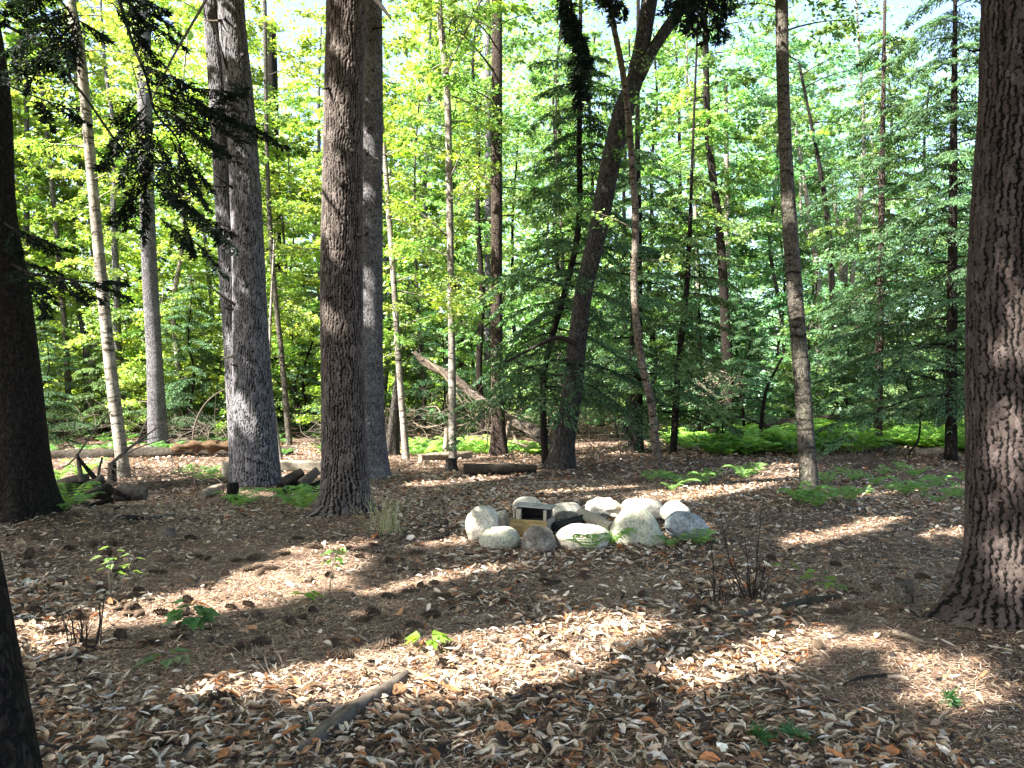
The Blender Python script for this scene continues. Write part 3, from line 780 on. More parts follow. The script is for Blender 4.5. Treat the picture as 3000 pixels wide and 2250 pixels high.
def build_trunk(t, extra):
    P = t['P'].copy()
    base = np.array([P[0, 0], P[0, 1], float(gz(P[0, 0], P[0, 1]))])
    P[0, 2] = base[2] - 0.16
    if extra > 0:
        dv = P[-1] - P[-2]; dv = dv / max(dv[2], .05) * extra
        dv[3] = -P[-1, 3] * min(.75, .07 * extra)
        P = np.vstack([P, P[-1] + dv])
    L_ = P.copy(); L_[:, :3] -= base
    return base, L_

for t in TREES:
    base, Lp = build_trunk(t, t.get('extra', 5.0))
    root = thing(t['name'], t['label'], t['cat'], base)
    mb = MB()
    trunk_mesh(mb, Lp, t['nseg'], t['step'], t['seed'], t['flare'], t['fh'], t.get('bump', .05), t.get('lobes', 5), t.get('ridge', 0), t.get('plates'))
    t['wood'] = mb; t['root'] = root; t['L'] = Lp; t['base'] = base
    ROOT[t['k']] = t

def axis(t, z):
    L_ = t['L']
    return np.array([np.interp(z, L_[:, 2], L_[:, 0]), np.interp(z, L_[:, 2], L_[:, 1]), z])
def rad(t, z):
    return float(np.interp(z, t['L'][:, 2], t['L'][:, 3]))

def leafy(k, zlo, zhi, nb, Lr, leaf, dens, base, seed, az=None, droop=.3, name='crown'):
    t = ROOT[k]; r = np.random.default_rng(seed); mb = MB()
    for i in range(nb):
        z = zlo + (zhi - zlo) * (i + r.uniform(0, 1)) / nb
        a = r.uniform(0, 6.283) if az is None else r.uniform(*az)
        leaf_branch(mb, t['wood'], r, axis(t, z), a, r.uniform(*Lr), r.uniform(.1, .5), leaf, dens, base, droop=droop)
    mb.build(name, M['leaf'], t['root'])

def hemlocky(k, zlo, zhi, nb, L0, L1, seed, base=HEM, dens=1.0, az=None, droop=.38):
    t = ROOT[k]; r = np.random.default_rng(seed); mb = MB()
    for i in range(nb):
        u = (i + r.uniform(0, 1)) / nb; z = zlo + (zhi - zlo) * u
        a = i * 2.4 + r.uniform(-.4, .4) if az is None else r.uniform(*az)
        hemlock_branch(mb, t['wood'], r, axis(t, z), a, (L0 + (L1 - L0) * u) * r.uniform(.7, 1.2), r.uniform(.0, .25), droop, base, .10, .030, dens)
    mb.build('foliage', M['needle'], t['root'])

leafy('birch', 4.6, 9.5, 10, (1.0, 1.9), .08, 130, GREEN_Y, 1)
leafy('greymid', 6.5, 13, 16, (1.2, 2.4), .10, 110, GREEN_Y, 2)
leafy('leandark', 1.5, 10, 22, (.7, 1.6), .10, 130, GREEN_Y, 3)
leafy('midtrunk', 5.0, 13, 18, (1.0, 2.2), .10, 120, GREEN_M, 4)
leafy('slimpale', 2.6, 12, 30, (.8, 1.9), .095, 140, GREEN_Y, 5)
leafy('slimpale2', 2.2, 8.2, 22, (.8, 1.7), .095, 140, GREEN_Y, 6)
leafy('thinfront', 3.4, 9, 9, (.6, 1.3), .085, 110, GREEN_M, 7)
leafy('mottled', 6.3, 9.5, 10, (.8, 1.8), .085, 120, GREEN_M, 8)
leafy('farthin', 2.5, 12, 26, (.8, 1.9), .10, 120, GREEN_Y, 9)
leafy('darkfar', 5, 12, 16, (1.2, 2.4), .12, 90, GREEN_Y, 10)
leafy('palefar', 2.5, 12, 26, (1.0, 2.2), .11, 100, GREEN_T, 11)
leafy('forkfar', 2.8, 11, 24, (1.0, 2.2), .11, 100, GREEN_M, 12)
leafy('darkfork', 3.5, 12, 22, (.9, 2.0), .11, 100, GREEN_T, 13)
leafy('tallback', 5, 15, 24, (1.2, 2.4), .12, 90, GREEN_M, 14)
leafy('leaner', 10.5, 13.5, 8, (1.2, 2.2), .09, 120, GREEN_M, 15)
leafy('darklean', 1.2, 2.2, 4, (.5, 1.0), .08, 120, GREEN_T, 16)
hemlocky('slender', 1.2, 8.6, 62, 2.4, .8, 41, HEM, 1.0)
hemlocky('backhem', .9, 7.8, 60, 2.9, .9, 42, HEM, 1.0)
hemlocky('thinhem', .9, 7.2, 34, 2.0, .6, 43, HEM_L, 1.0)
hemlocky('brownhem', 2.3, 10.5, 56, 2.7, .7, 44, HEM, .95)
hemlocky('righthem', .9, 11.5, 92, 3.3, .7, 45, HEM, 1.0)

# fork limbs
def limb(k, pts, d, mat, name='limb', nseg=12, step=.08):
    t = ROOT[k]; mb = MB(); P = []
    for (px, py, w) in pts:
        p = at(px, py, d); P.append(np.r_[p - t['base'], w * d / F / 2])
    P = smooth_path(np.array(P), step)
    tube(mb, P[:, :3], P[:, 3], nseg, .12, seed=int(pts[0][0]))
    return mb.build(name, M[mat], t['root'])
limb('leaner', [(1868, 225, 44), (1900, 165, 40), (1935, 110, 36), (1985, 40, 32), (2060, -60, 26), (2180, -200, 14)], 14.55, 'rough_bark', nseg=20)
limb('whitefork', [(2474, 740, 18), (2500, 680, 16), (2520, 560, 12), (2530, 420, 8)], 30, 'pale_bark')
limb('whitefork', [(2472, 720, 16), (2452, 640, 13), (2440, 540, 9)], 30, 'pale_bark')
limb('forkfar', [(2378, 700, 13), (2352, 660, 10), (2345, 560, 8), (2338, 400, 6)], 25, 'pale_bark')
limb('slimpale', [(1300, 230, 9), (1350, 120, 7), (1400, 20, 6), (1450, -120, 4)], 16.5, 'twig', 'branch', 6)
limb('midtrunk', [(1456, 560, 8), (1420, 520, 6), (1370, 540, 4), (1330, 610, 2)], 17.8, 'twig', 'branch', 6)
limb('slender', [(1596, 1090, 11), (1530, 1070, 9), (1500, 1050, 7), (1440, 1075, 5)], 15.9, 'dark_twig', 'branch', 6)
limb('leaner', [(1690, 1010, 18), (1640, 990, 14), (1580, 1010, 10), (1480, 1062, 5)], 14.4, 'dark_twig', 'branch', 6)
#limb('righthem', [(2790, 870, 12), (2700, 900, 9), (2600, 940, 6), (2540, 960, 3)], 15.5, 'twig', 'branch', 6)

# dead stubs on the trunks (each its own part)
def stub(k, px, py, d, dx, dy, w0, dd=-.12, mat='dark_twig', n=4, bend=8):
    t = ROOT[k]; mb = MB(); P = []
    for i in range(n):
        u = i / (n - 1)
        p = at(px + dx * u, py + dy * u + bend * math.sin(u * 3.1), d + dd * u)
        P.append(np.r_[p - t['base'], w0 * (1 - .75 * u) * d / F / 2])
    P = np.array(P)
    tube(mb, P[:, :3], P[:, 3], 7, .15, seed=int(px))
    return mb.build('branch_stub', M[mat], t['root'])
for (px, py, dx, dy, w) in [(995, 545, 16, -6, 16), (1012, 250, 12, -8, 14), (975, 870, -16, 4, 14), (962, 258, -18, 4, 11), (1030, 440, 12, 8, 12), (1048, 690, 14, 2, 12), (985, 1010, 6, -8, 14)]:
    stub('pine', px, py, 9.20, dx, dy, w, -.1, n=3, bend=0)
stub('pine', 1060, -40, 9.3, 85, 95, 26, -.3, 'dark_twig', 6, -8)
for (px, py, dx, dy, w) in [(1083, 120, 7, -6, 9), (1090, 205, 6, 6, 9), (1079, 380, 8, -10, 9), (1075, 455, 5, -12, 9), (1104, 465, 6, 4, 9), (1072, 690, 5, -12, 10), (1090, 85, 40, -6, 8)]:
    stub('bluepine', px, py, 12.83, dx, dy, w, -.06, n=3, bend=0)
stub('bigpine', 2890, 135, 5.1, -55, 12, 13, -.1, 'dark_twig')
stub('bigpine', 2868, 785, 5.0, -12, -14, 22, -.08, 'dark_bark', 3, 0)

# boughs of the big pine reaching over the clearing: their tips hang into the top of the picture
def bough(k, start, ends, d0, d1, base, seed, wood='dark_twig', spray=.55, dens=1.6, thick=.03, name='bough', tl=.06, tw=.016, nspray=10):
    """start: photo pixel at distance d0; ends: list of pixel waypoints at distance d1"""
    t = ROOT[k]; r = np.random.default_rng(seed)
    pts = [at(start[0], start[1], d0) - t['base']] + [at(e[0], e[1], d1) - t['base'] for e in ends]
    n = len(pts)
    P = smooth_path(np.array([np.r_[p, thick * (1 - .8 * i / (n - 1))] for i, p in enumerate(pts)]), .05)
    mb = MB(); tube(mb, P[:, :3], P[:, 3], 7, .1, seed=seed)
    bo = mb.build(name, M[wood], t['root'])
    fo = MB(); m = len(P)
    return bo, P[:, :3], r

def needle_clump(fo, wood, r, a, b, wid, base, sag=.1, tl=.05, tw=.015, dens=1.0, spread=.6):
    """a drooping spray of hemlock twigs from a to b"""
    a = np.asarray(a, float); b = np.asarray(b, float); L_ = np.linalg.norm(b - a); d = (b - a) / L_
    s1 = unit(np.cross(d, np.array([0, 0, 1.0]) + .2 * r.normal(0, 1, 3))); s2 = np.cross(d, s1)
    ax = lambda u: a + (b - a) * u[..., None] + np.array([0, 0, -1.0]) * (sag * L_ * u * u)[..., None]
    if wood is not None:
        tube(wood, ax(np.linspace(0, 1, 6)), np.linspace(.007, .002, 6), 5, cap=False)
    ntw = max(6, int(L_ * 36 * dens)); ns = 9
    u = (np.arange(ntw) + r.uniform(0, 1, ntw)) / ntw
    sg = r.choice([-1, 1], ntw); ll = wid * (1.15 - u) * r.uniform(.5, 1.3, ntw)
    dirs = unit(d[None] * r.uniform(.5, 1.0, ntw)[:, None] + s1[None] * (sg * r.uniform(.5, 1, ntw))[:, None] + s2[None] * r.normal(0, spread * .5, ntw)[:, None] + np.array([0, 0, -.25]))
    if wood is not None:
        for i in range(0, ntw, 2):
            p0 = ax(np.array([u[i]]))[0]
            tube(wood, np.array([p0, p0 + dirs[i] * ll[i] * .5, p0 + dirs[i] * ll[i] + np.array([0, 0, -.04 * ll[i]])]), np.array([.003, .002, .0012]), 3, cap=False)
    U = np.repeat(u, ns); D = np.repeat(dirs, ns, 0); LL = np.repeat(ll, ns)
    q = np.tile((np.arange(ns) + .5) / ns, ntw)
    C = ax(U) + D * (q * LL)[:, None] + np.array([0, 0, -1.0]) * (.25 * q * q * LL)[:, None]
    n = len(C)
    for sgn in (-1, 1):
        sd = unit(np.cross(D, np.array([0, 0, 1.0]) + r.normal(0, .3, (n, 3))))
        H = D * .6 + sd * sgn * .8 + np.array([0, 0, -.25]) + r.normal(0, .15, (n, 3))
        Nn = np.cross(D, sd) + r.normal(0, .5, (n, 3))
        add_leaves(fo, C, H, Nn, tl * r.uniform(.6, 1.3, n), tw * r.uniform(.8, 1.4, n), leaf_cols(r, n, base, .2), .03)

DARKN = (0.007, 0.016, 0.009)  # near-black needles: the boughs' shaded silhouette is put into the colour
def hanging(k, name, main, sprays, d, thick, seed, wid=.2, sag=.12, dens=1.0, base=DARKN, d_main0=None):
    """main: pixel polyline of the wood; sprays: (x0,y0,x1,y1) pixel sprays hanging on it -> bough + foliage child"""
    t = ROOT[k]; r = np.random.default_rng(seed); n = len(main); P = []
    for i, (px, py) in enumerate(main):
        u = i / (n - 1); dd = d if d_main0 is None else d_main0 + (d - d_main0) * min(1, u * 1.6)
        P.append(np.r_[at(px, py, dd) - t['base'], thick * (1 - .8 * u)])
    P = smooth_path(np.array(P), .06)
    wo = MB(); tube(wo, P[:, :3], P[:, 3], 7, .1, seed=seed)
    fo = MB()
    for (x0, y0, x1, y1) in sprays:
        a = at(x0, y0, d + r.uniform(-.15, .15)) - t['base']; b = at(x1, y1, d + r.uniform(-.5, .5)) - t['base']
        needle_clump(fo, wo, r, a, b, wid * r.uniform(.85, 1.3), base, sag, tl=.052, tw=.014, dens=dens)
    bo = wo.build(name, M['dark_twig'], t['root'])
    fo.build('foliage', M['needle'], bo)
    return bo

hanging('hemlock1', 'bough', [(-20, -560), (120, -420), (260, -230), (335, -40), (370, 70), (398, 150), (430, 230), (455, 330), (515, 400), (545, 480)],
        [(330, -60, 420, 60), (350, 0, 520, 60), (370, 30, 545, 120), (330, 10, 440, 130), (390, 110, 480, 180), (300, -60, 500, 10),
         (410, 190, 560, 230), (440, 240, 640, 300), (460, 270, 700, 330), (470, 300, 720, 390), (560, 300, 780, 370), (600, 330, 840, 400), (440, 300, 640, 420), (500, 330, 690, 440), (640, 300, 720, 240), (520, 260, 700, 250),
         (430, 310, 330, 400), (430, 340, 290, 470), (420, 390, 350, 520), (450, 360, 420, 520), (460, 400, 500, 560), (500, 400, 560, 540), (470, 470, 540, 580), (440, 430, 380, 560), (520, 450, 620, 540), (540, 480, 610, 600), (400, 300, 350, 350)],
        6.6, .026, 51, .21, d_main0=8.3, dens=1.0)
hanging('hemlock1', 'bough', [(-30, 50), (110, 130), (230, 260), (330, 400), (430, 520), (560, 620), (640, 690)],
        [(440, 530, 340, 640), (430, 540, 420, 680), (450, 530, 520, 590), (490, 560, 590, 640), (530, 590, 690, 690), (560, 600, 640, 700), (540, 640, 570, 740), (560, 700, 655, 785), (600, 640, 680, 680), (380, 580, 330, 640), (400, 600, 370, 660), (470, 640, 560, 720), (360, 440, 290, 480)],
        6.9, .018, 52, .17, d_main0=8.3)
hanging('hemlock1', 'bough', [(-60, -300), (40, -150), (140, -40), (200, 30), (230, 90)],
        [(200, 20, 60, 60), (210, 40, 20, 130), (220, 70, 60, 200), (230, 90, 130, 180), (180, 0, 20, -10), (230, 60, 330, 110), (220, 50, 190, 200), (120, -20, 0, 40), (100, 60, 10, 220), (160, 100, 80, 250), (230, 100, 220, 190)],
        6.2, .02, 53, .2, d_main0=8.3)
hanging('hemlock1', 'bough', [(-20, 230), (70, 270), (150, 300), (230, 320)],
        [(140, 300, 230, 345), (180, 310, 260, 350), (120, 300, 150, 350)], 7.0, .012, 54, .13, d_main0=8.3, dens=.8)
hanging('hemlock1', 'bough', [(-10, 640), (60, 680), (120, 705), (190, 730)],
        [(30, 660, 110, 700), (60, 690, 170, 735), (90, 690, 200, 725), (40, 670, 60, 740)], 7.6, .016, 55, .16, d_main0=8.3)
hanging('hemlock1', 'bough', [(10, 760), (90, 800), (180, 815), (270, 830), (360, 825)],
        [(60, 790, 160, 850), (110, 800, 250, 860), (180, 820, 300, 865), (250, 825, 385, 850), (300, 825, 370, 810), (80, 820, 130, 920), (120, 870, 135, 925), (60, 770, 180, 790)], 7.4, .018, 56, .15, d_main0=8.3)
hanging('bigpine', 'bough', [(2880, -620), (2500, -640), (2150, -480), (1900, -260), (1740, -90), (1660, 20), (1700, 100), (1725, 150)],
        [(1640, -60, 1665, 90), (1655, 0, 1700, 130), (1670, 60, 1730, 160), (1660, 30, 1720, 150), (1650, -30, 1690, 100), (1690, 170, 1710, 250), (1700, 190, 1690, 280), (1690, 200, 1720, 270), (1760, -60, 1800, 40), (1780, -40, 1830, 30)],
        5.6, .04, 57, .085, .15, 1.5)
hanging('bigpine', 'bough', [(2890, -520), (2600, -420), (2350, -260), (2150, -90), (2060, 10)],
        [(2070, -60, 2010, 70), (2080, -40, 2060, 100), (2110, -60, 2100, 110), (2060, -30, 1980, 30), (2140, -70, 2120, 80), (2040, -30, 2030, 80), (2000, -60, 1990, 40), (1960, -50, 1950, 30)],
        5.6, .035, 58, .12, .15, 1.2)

for t in TREES:
    if t['name'] == 'broken_trunk':
        t['wood'].build('trunk', M[t['mat']], t['root'])
    else:
        t['wood'].build('trunk', M[t['mat']], t['root'])

# bare grey twig crossing the hemlock boughs
mb = MB()
P = smooth_path(np.array([np.r_[at(x, y, 6.4) - ROOT['hemlock1']['base'], r_] for x, y, r_ in [(640, -80, .014), (600, 5, .013), (545, 100, .012), (505, 170, .010), (468, 245, .008), (430, 320, .005), (380, 385, .003)]]), .08)
tube(mb, P[:, :3], P[:, 3], 6, .1); mb.build('dead_branch', M['twig'], ROOT['hemlock1']['root'])

# ------------------------------------------------------------------ the twin-stemmed pine
tb = np.array([tw_base[0], tw_base[1], float(gz(tw_base[0], tw_base[1]))])
twin = thing('twin_stemmed_pine', 'big grey pine with two stems joined at the foot and short dead branches', 'tree', tb)
ROOT['twin'] = dict(root=twin, base=tb)
def stem(pts, d, seed, flare, ridge):
    P = []
    for (px, py, w) in pts[::-1]:
        p = at(px, py, d); P.append(np.r_[p - tb, w * d / F / 2])
    P = np.array(P); P[0, 2] = -.16
    mb = MB(); trunk_mesh(mb, P, 130, .022, seed, flare, .2, .035, 6, 0, (.028, .09, .010, .40))
    return mb.build('trunk', M['plated_grey'], twin)
stem([(660, -500, 72), (676, 0, 76), (700, 270, 82), (716, 500, 86), (729, 815, 93), (738, 1085, 106), (748, 1300, 122), (752, 1440, 138)], 12.1, 301, .18, .009)
stem([(605, -500, 48), (622, 0, 52), (640, 270, 54), (660, 600, 58), (680, 900, 62), (696, 1100, 70), (712, 1300, 80), (720, 1420, 90)], 12.35, 302, .15, .008)
for (px, py, dx, dy, w, mt) in [(712, 905, -100, -68, 13, 'dark_twig'), (690, 905, -40, -6, 9, 'dark_twig'), (706, 1030, -58, 20, 12, 'dead_wood'), (722, 1075, -50, -10, 9, 'dark_twig'),
                                (700, 560, -72, -48, 10, 'dark_twig'), (664, 545, -40, -2, 8, 'dark_twig'), (652, 60, -22, -10, 8, 'dark_twig'), (715, 680, 12, -16, 16, 'dark_twig'), (718, 845, 6, -12, 14, 'dark_twig'),
                                (650, 60, -55, -4, 9, 'dead_wood'), (672, 225, -45, -160, 9, 'dark_twig'), (708, 160, 10, -4, 12, 'dark_twig'), (657, 55, 4, -8, 12, 'dark_twig'), (758, 960, 8, -4, 12, 'dark_twig')]:
    stub('twin', px, py, 11.95, dx, dy, w, -.15, mt, 5, 4)

# ================================================================== THE WOOD BEHIND: copies of a few kinds
def make_beech(seed, H, base, bark, zlo, nb, leaf, dens, r0, Lk=1.0, nm='beech_tree'):
    r = np.random.default_rng(seed)
    root = thing(nm, 'x', 'tree')
    P = []; x = y = 0
    for i in range(7):
        u = i / 6; P.append((x, y, u * H - .15, r0 * (1 - .8 * u) + .008)); x += r.normal(0, .16); y += r.normal(0, .16)
    P = np.array(P); w = MB(); c = MB()
    trunk_mesh(w, P, 10, .35, seed, .3, .15)
    for i in range(nb):
        u = (i + r.uniform(0, 1)) / nb; z = zlo + (H - .2 - zlo) * u
        p0 = np.array([np.interp(z, P[:, 2], P[:, 0]), np.interp(z, P[:, 2], P[:, 1]), z])
        leaf_branch(c, w, r, p0, i * 2.4 + r.uniform(-.5, .5), Lk * r.uniform(1.0, 2.5) * (1 - .45 * u), r.uniform(.1, .5), leaf, dens, base, droop=r.uniform(.15, .4))
    w.build('trunk', M[bark], root); c.build('crown', M['leaf'], root)
    return root
def make_hemlock(seed, H, L0, nb, base, r0):
    r = np.random.default_rng(seed)
    root = thing('hemlock_tree', 'x', 'tree')
    P = np.array([(r.normal(0, .05 * i), r.normal(0, .05 * i), H * i / 5 - (.15 if i == 0 else 0), r0 * (1 - .9 * i / 5) + .004) for i in range(6)])
    w = MB(); c = MB(); trunk_mesh(w, P, 10, .3, seed, .25, .15)
    for i in range(nb):
        u = (i + r.uniform(0, 1)) / nb; z = .35 + (H - .4) * u
        p0 = np.array([np.interp(z, P[:, 2], P[:, 0]), np.interp(z, P[:, 2], P[:, 1]), z])
        hemlock_branch(c, w, r, p0, i * 2.4 + r.uniform(-.4, .4), (L0 * (1 - .85 * u) + .15) * r.uniform(.7, 1.2), r.uniform(.05, .3), .35, base, .12, .036, .8)
    w.build('trunk', M['dark_bark'], root); c.build('foliage', M['needle'], root)
    return root

left_lab = 'slender leafy tree among many in the bright yellow-green wood on the left'
mid_lab = 'slender leafy tree among many in the green wood behind the centre of the clearing'
right_lab = 'slender leafy tree among many in the wood behind the fern bed'
lh_lab = 'young hemlock growing low among the thin trunks of the left wood'
rh_lab = 'young dark hemlock growing low in the wood on the right beyond the ferns'

kinds = {
 'L': [make_beech(61, 12.5, GREEN_Y, 'pale_bark', 1.4, 54, .11, 170, .09), make_beech(62, 11, GREEN_Y, 'olive_bark', 1.0, 52, .11, 170, .06), make_beech(63, 15, GREEN_Y, 'grey_bark', 3.0, 50, .12, 140, .14)],
 'M': [make_beech(64, 12.5, GREEN_M, 'olive_bark', 1.2, 54, .11, 170, .08), make_beech(65, 14, GREEN_M, 'dark_bark', 2.2, 50, .115, 150, .11)],
 'R': [make_beech(66, 12, GREEN_T, 'olive_bark', 1.0, 54, .11, 170, .08), make_beech(67, 14.5, GREEN_M, 'pale_bark', 2.0, 52, .115, 160, .10), make_beech(68, 10, GREEN_T, 'dark_bark', .8, 46, .11, 170, .06)],
 'T': [make_beech(69, 17, GREEN_Y, 'grey_bark', 5.5, 62, .13, 120, .15), make_beech(70, 17.5, GREEN_M, 'dark_bark', 5.5, 62, .13, 120, .15)],
 's': [make_beech(91, 4.2, GREEN_Y, 'olive_bark', .5, 26, .10, 190, .025, .55, 'beech_sapling'), make_beech(92, 5.5, GREEN_Y, 'pale_bark', .6, 32, .10, 190, .03, .6, 'beech_sapling')],
 'S': [make_beech(93, 4.2, GREEN_M, 'olive_bark', .4, 26, .10, 190, .025, .55, 'beech_sapling'), make_beech(94, 5.5, GREEN_T, 'dark_bark', .5, 32, .10, 190, .03, .6, 'beech_sapling')],
 'h': [make_hemlock(71, 4.0, 1.7, 34, HEM_L, .04), make_hemlock(72, 6.5, 2.2, 46, HEM, .07)],
}
first = {}
def place(kind, i, px, d, label, group, scale=1.0):
    src = kinds[kind][i % len(kinds[kind])]
    p = at(px, 1150, d); p[2] = float(gz(p[0], p[1]))
    rz = float(rng.uniform(0, 6.28))
    if id(src) not in first:
        first[id(src)] = 1
        src.location = tuple(p); src.rotation_euler = (0, 0, rz); src.scale = (scale,) * 3; src['label'] = label; src['group'] = group
    else:
        copy_tree(src, p, rz, scale, label, group)

gl, gm, gr = 'slender trees of the left wood', 'slender trees behind the centre', 'slender trees of the right wood'
cnt = 0
for d0, d1, n in [(22, 27, 6), (27, 34, 9), (34, 43, 12)]:
    for i in range(n):
        px = -260 + 1400 * (i + rng.uniform(.1, .9)) / n; place('L', cnt, px, rng.uniform(d0, d1), left_lab, gl, rng.uniform(.85, 1.2)); cnt += 1
for px in (-760, -640, -520, -430, -340):
    place('L', cnt, px, rng.uniform(23, 33), left_lab, gl, rng.uniform(.9, 1.2)); cnt += 1
for d0, d1, n in [(22, 28, 4), (28, 42, 8)]:
    for i in range(n):
        px = 1140 + 800 * (i + rng.uniform(.1, .9)) / n; place('M', cnt, px, rng.uniform(d0, d1), mid_lab, gm, rng.uniform(.85, 1.2)); cnt += 1
for d0, d1, n in [(22.5, 28, 5), (28, 34, 7), (34, 43, 9)]:
    for i in range(n):
        px = 1940 + 1300 * (i + rng.uniform(.1, .9)) / n; place('R', cnt, px, rng.uniform(d0, d1), right_lab, gr, rng.uniform(.85, 1.2)); cnt += 1
for i in range(20):
    px = -350 + 3700 * (i + rng.uniform(.1, .9)) / 20; lb_, g_ = (left_lab, gl) if px < 1140 else (mid_lab, gm) if px < 1940 else (right_lab, gr)
    place('T', 0 if px < 1250 else 1, px, rng.uniform(24, 38), lb_, g_, rng.uniform(.9, 1.2))
for i in range(26):
    place('s', i, -250 + 1420 * (i + rng.uniform(.1, .9)) / 26, rng.uniform(22, 33), 'low leafy beech sapling among the trunks of the left wood', 'beech saplings of the left wood', rng.uniform(.7, 1.2))
for i in range(12):
    place('S', i, 1200 + 620 * (i + rng.uniform(.1, .9)) / 12, rng.uniform(22, 31), 'low leafy sapling in the wood behind the leaning broken log', 'saplings behind the leaning log', rng.uniform(.7, 1.1))
for i in range(22):
    place('S', i, 1960 + 1250 * (i + rng.uniform(.1, .9)) / 22, rng.uniform(23.5, 33), 'low leafy sapling in the wood beyond the fern bed', 'saplings of the right wood', rng.uniform(.7, 1.2))
for (px, d, s) in [(130, 21, .55), (300, 24, .8), (560, 23, .75), (620, 26, .9), (440, 28, 1.0), (60, 27, 1.0), (900, 25, .8), (240, 31, 1.1), (-80, 23, .9), (720, 31, 1.1)]:
    place('h', cnt, px, d, lh_lab, 'young hemlocks of the left wood', s); cnt += 1
for (px, d, s) in [(2180, 23, .7), (2330, 25, .8), (2480, 21.5, .7), (2660, 24, 1.0), (2900, 22, 1.0), (3050, 20, 1.0), (2050, 26, 1.0), (2760, 27, 1.2), (2560, 29, 1.1)]:
    place('h', cnt, px, d, rh_lab, 'young hemlocks of the right wood', s); cnt += 1

# distant wood that reads as one mass
fw = MB(); r = np.random.default_rng(81); n = 420000
x = r.uniform(-62, 62, n); y = r.uniform(44, 66, n); zz = r.uniform(0, 1, n) ** np.where(r.uniform(0, 1, n) < .65, 1.8, .9) * 28
dn = snoise(x * .35, zz * .5, 31) + .5 * snoise(x * .9, zz * 1.5, 32)
keep = (dn > (-.8 + .75 * (zz / 28))) | (zz < 4)
x, y, zz, dn = x[keep], y[keep], zz[keep], dn[keep]; n = len(x)
C = np.stack([x, y, gz(x, y) + zz], -1)
a = r.uniform(0, 6.28, n)
base = np.where((x / y < -.02)[:, None], np.array(GREEN_Y)[None], np.where((x / y < .16)[:, None], np.array(GREEN_M)[None], np.array(GREEN_T)[None]) + np.array([.03, .03, .045])) * 1.25 * (1 + r.normal(0, .25, (n, 1)))  # leaf greens lightened: distance haze put into the colour
add_leaves(fw, C, np.stack([np.cos(a), np.sin(a), r.normal(-.2, .3, n)], -1), np.array([0, 0, 1.0]) + r.normal(0, 1.1, (n, 3)), r.uniform(.18, .40, n), r.uniform(.12, .26, n), np.clip(base, .01, .6))
fo_ = fw.build('distant_wood', M['leaf'])
tag(fo_, 'far-off leafy forest closing the view behind the separate trees', 'wood', kind='stuff')

# ================================================================== TREES ADDED OUT OF VIEW BESIDE THE CAMERA: crowns shaped to dapple the clearing
U_AX = np.array([-SUN_H[1], SUN_H[0], 0.0]); V_AX = np.cross(SUN_D, U_AX)
if V_AX[2] < 0: V_AX = -V_AX
def uv(p):
    p = np.asarray(p); return np.stack([p @ U_AX, p @ V_AX], -1)
PATCH = []          # (u, v, radius): holes cut in the crowns where sun patches are wanted
def gap(line, rr_, d=None, step=.12):
    P = np.array([at(a, b, d) if d else gpt(a, b) for a, b in line])
    if len(P) > 1: P = smooth_path(P, step)
    for q in uv(P): PATCH.append((q[0], q[1], rr_ + .02))
gap([(540, 1775), (700, 1745), (830, 1708), (930, 1650)], .32); gap([(880, 1640), (905, 1610)], .12)
gap([(1120, 1732), (1260, 1702), (1440, 1665)], .08)
gap([(1060, 1995), (1200, 1930), (1400, 1895), (1600, 1895), (1800, 1840)], .24); gap([(1250, 1995), (1560, 1985)], .2)
gap([(640, 2015), (800, 1995), (980, 1965)], .08); gap([(1650, 2010), (1750, 1985)], .09)
gap([(2080, 1975), (2250, 1925), (2400, 1868)], .14)
gap([(2765, 1950), (2780, 2000), (2790, 2035)], .13); gap([(2600, 1885)], .03)
gap([(2470, 1560), (2600, 1522)], .13); gap([(2330, 1592), (2390, 1575)], .10); gap([(2750, 1570), (2830, 1555)], .13)
gap([(1960, 1458), (2120, 1435), (2330, 1385)], .34); gap([(2240, 1380), (2310, 1362)], .18); gap([(1640, 1447), (1840, 1430)], .2)
gap([(1300, 1592), (1440, 1562)], .14); gap([(1060, 1590), (1000, 1600)], .08)
gap([(60, 1880), (100, 1850)], .10); gap([(300, 1835), (360, 1825)], .11); gap([(200, 1900)], .06)
gap([(640, 1440), (760, 1450)], .1);  gap([(1250, 1420), (1450, 1400)], .2); gap([(860, 1410), (900, 1390)], .2)
for (a, b, d_, rr_) in [(1690, 1545, 7.6, .13), (1740, 1550, 7.6, .12), (1660, 1482, 8.9, .12), (1740, 1470, 9.1, .12), (1800, 1468, 9.1, .1), (1880, 1468, 8.9, .12), (1975, 1485, 8.5, .12), (1545, 1465, 9.8, .14), (1475, 1565, 7.7, .08), (1880, 1510, 7.9, .10), (1395, 1560, 8, .08),
                        (1008, 320, 9.2, .08), (1006, 345, 9.2, .07), (965, 440, 9.2, .08), (975, 560, 9.2, .12), (1000, 600, 9.2, .10), (965, 520, 9.2, .08), (995, 735, 9.2, .08), (965, 930, 9.2, .06), (1010, 150, 9.2, .08), (1000, 660, 9.2, .06),
                        (1088, 835, 12.8, .07), (1092, 935, 12.8, .09), (1085, 420, 12.8, .08),
                        (2955, 1270, 4.7, .08), (2900, 1285, 4.7, .05), (2960, 1610, 4.7, .07), (2985, 870, 4.7, .06), (2980, 1000, 4.7, .04), (2880, 1560, 4.7, .02),
                        (2380, 1230, 10.5, .13), (2350, 1060, 10.5, .10), (2330, 880, 10.5, .08), (2300, 100, 10.5, .12), (2310, 600, 10.5, .10), (2375, 1400, 10.5, .08),
                        (680, 105, 11.9, .17), (625, 120, 12.2, .2), (640, 300, 12.2, .16), (740, 1240, 11.9, .08), (780, 1280, 11.9, .06)]:
    gap([(a, b)], rr_, d_)
for yy in range(620, 1300, 40):
    gap([(690 + (yy - 620) * .02, yy)], .10, 12.1)
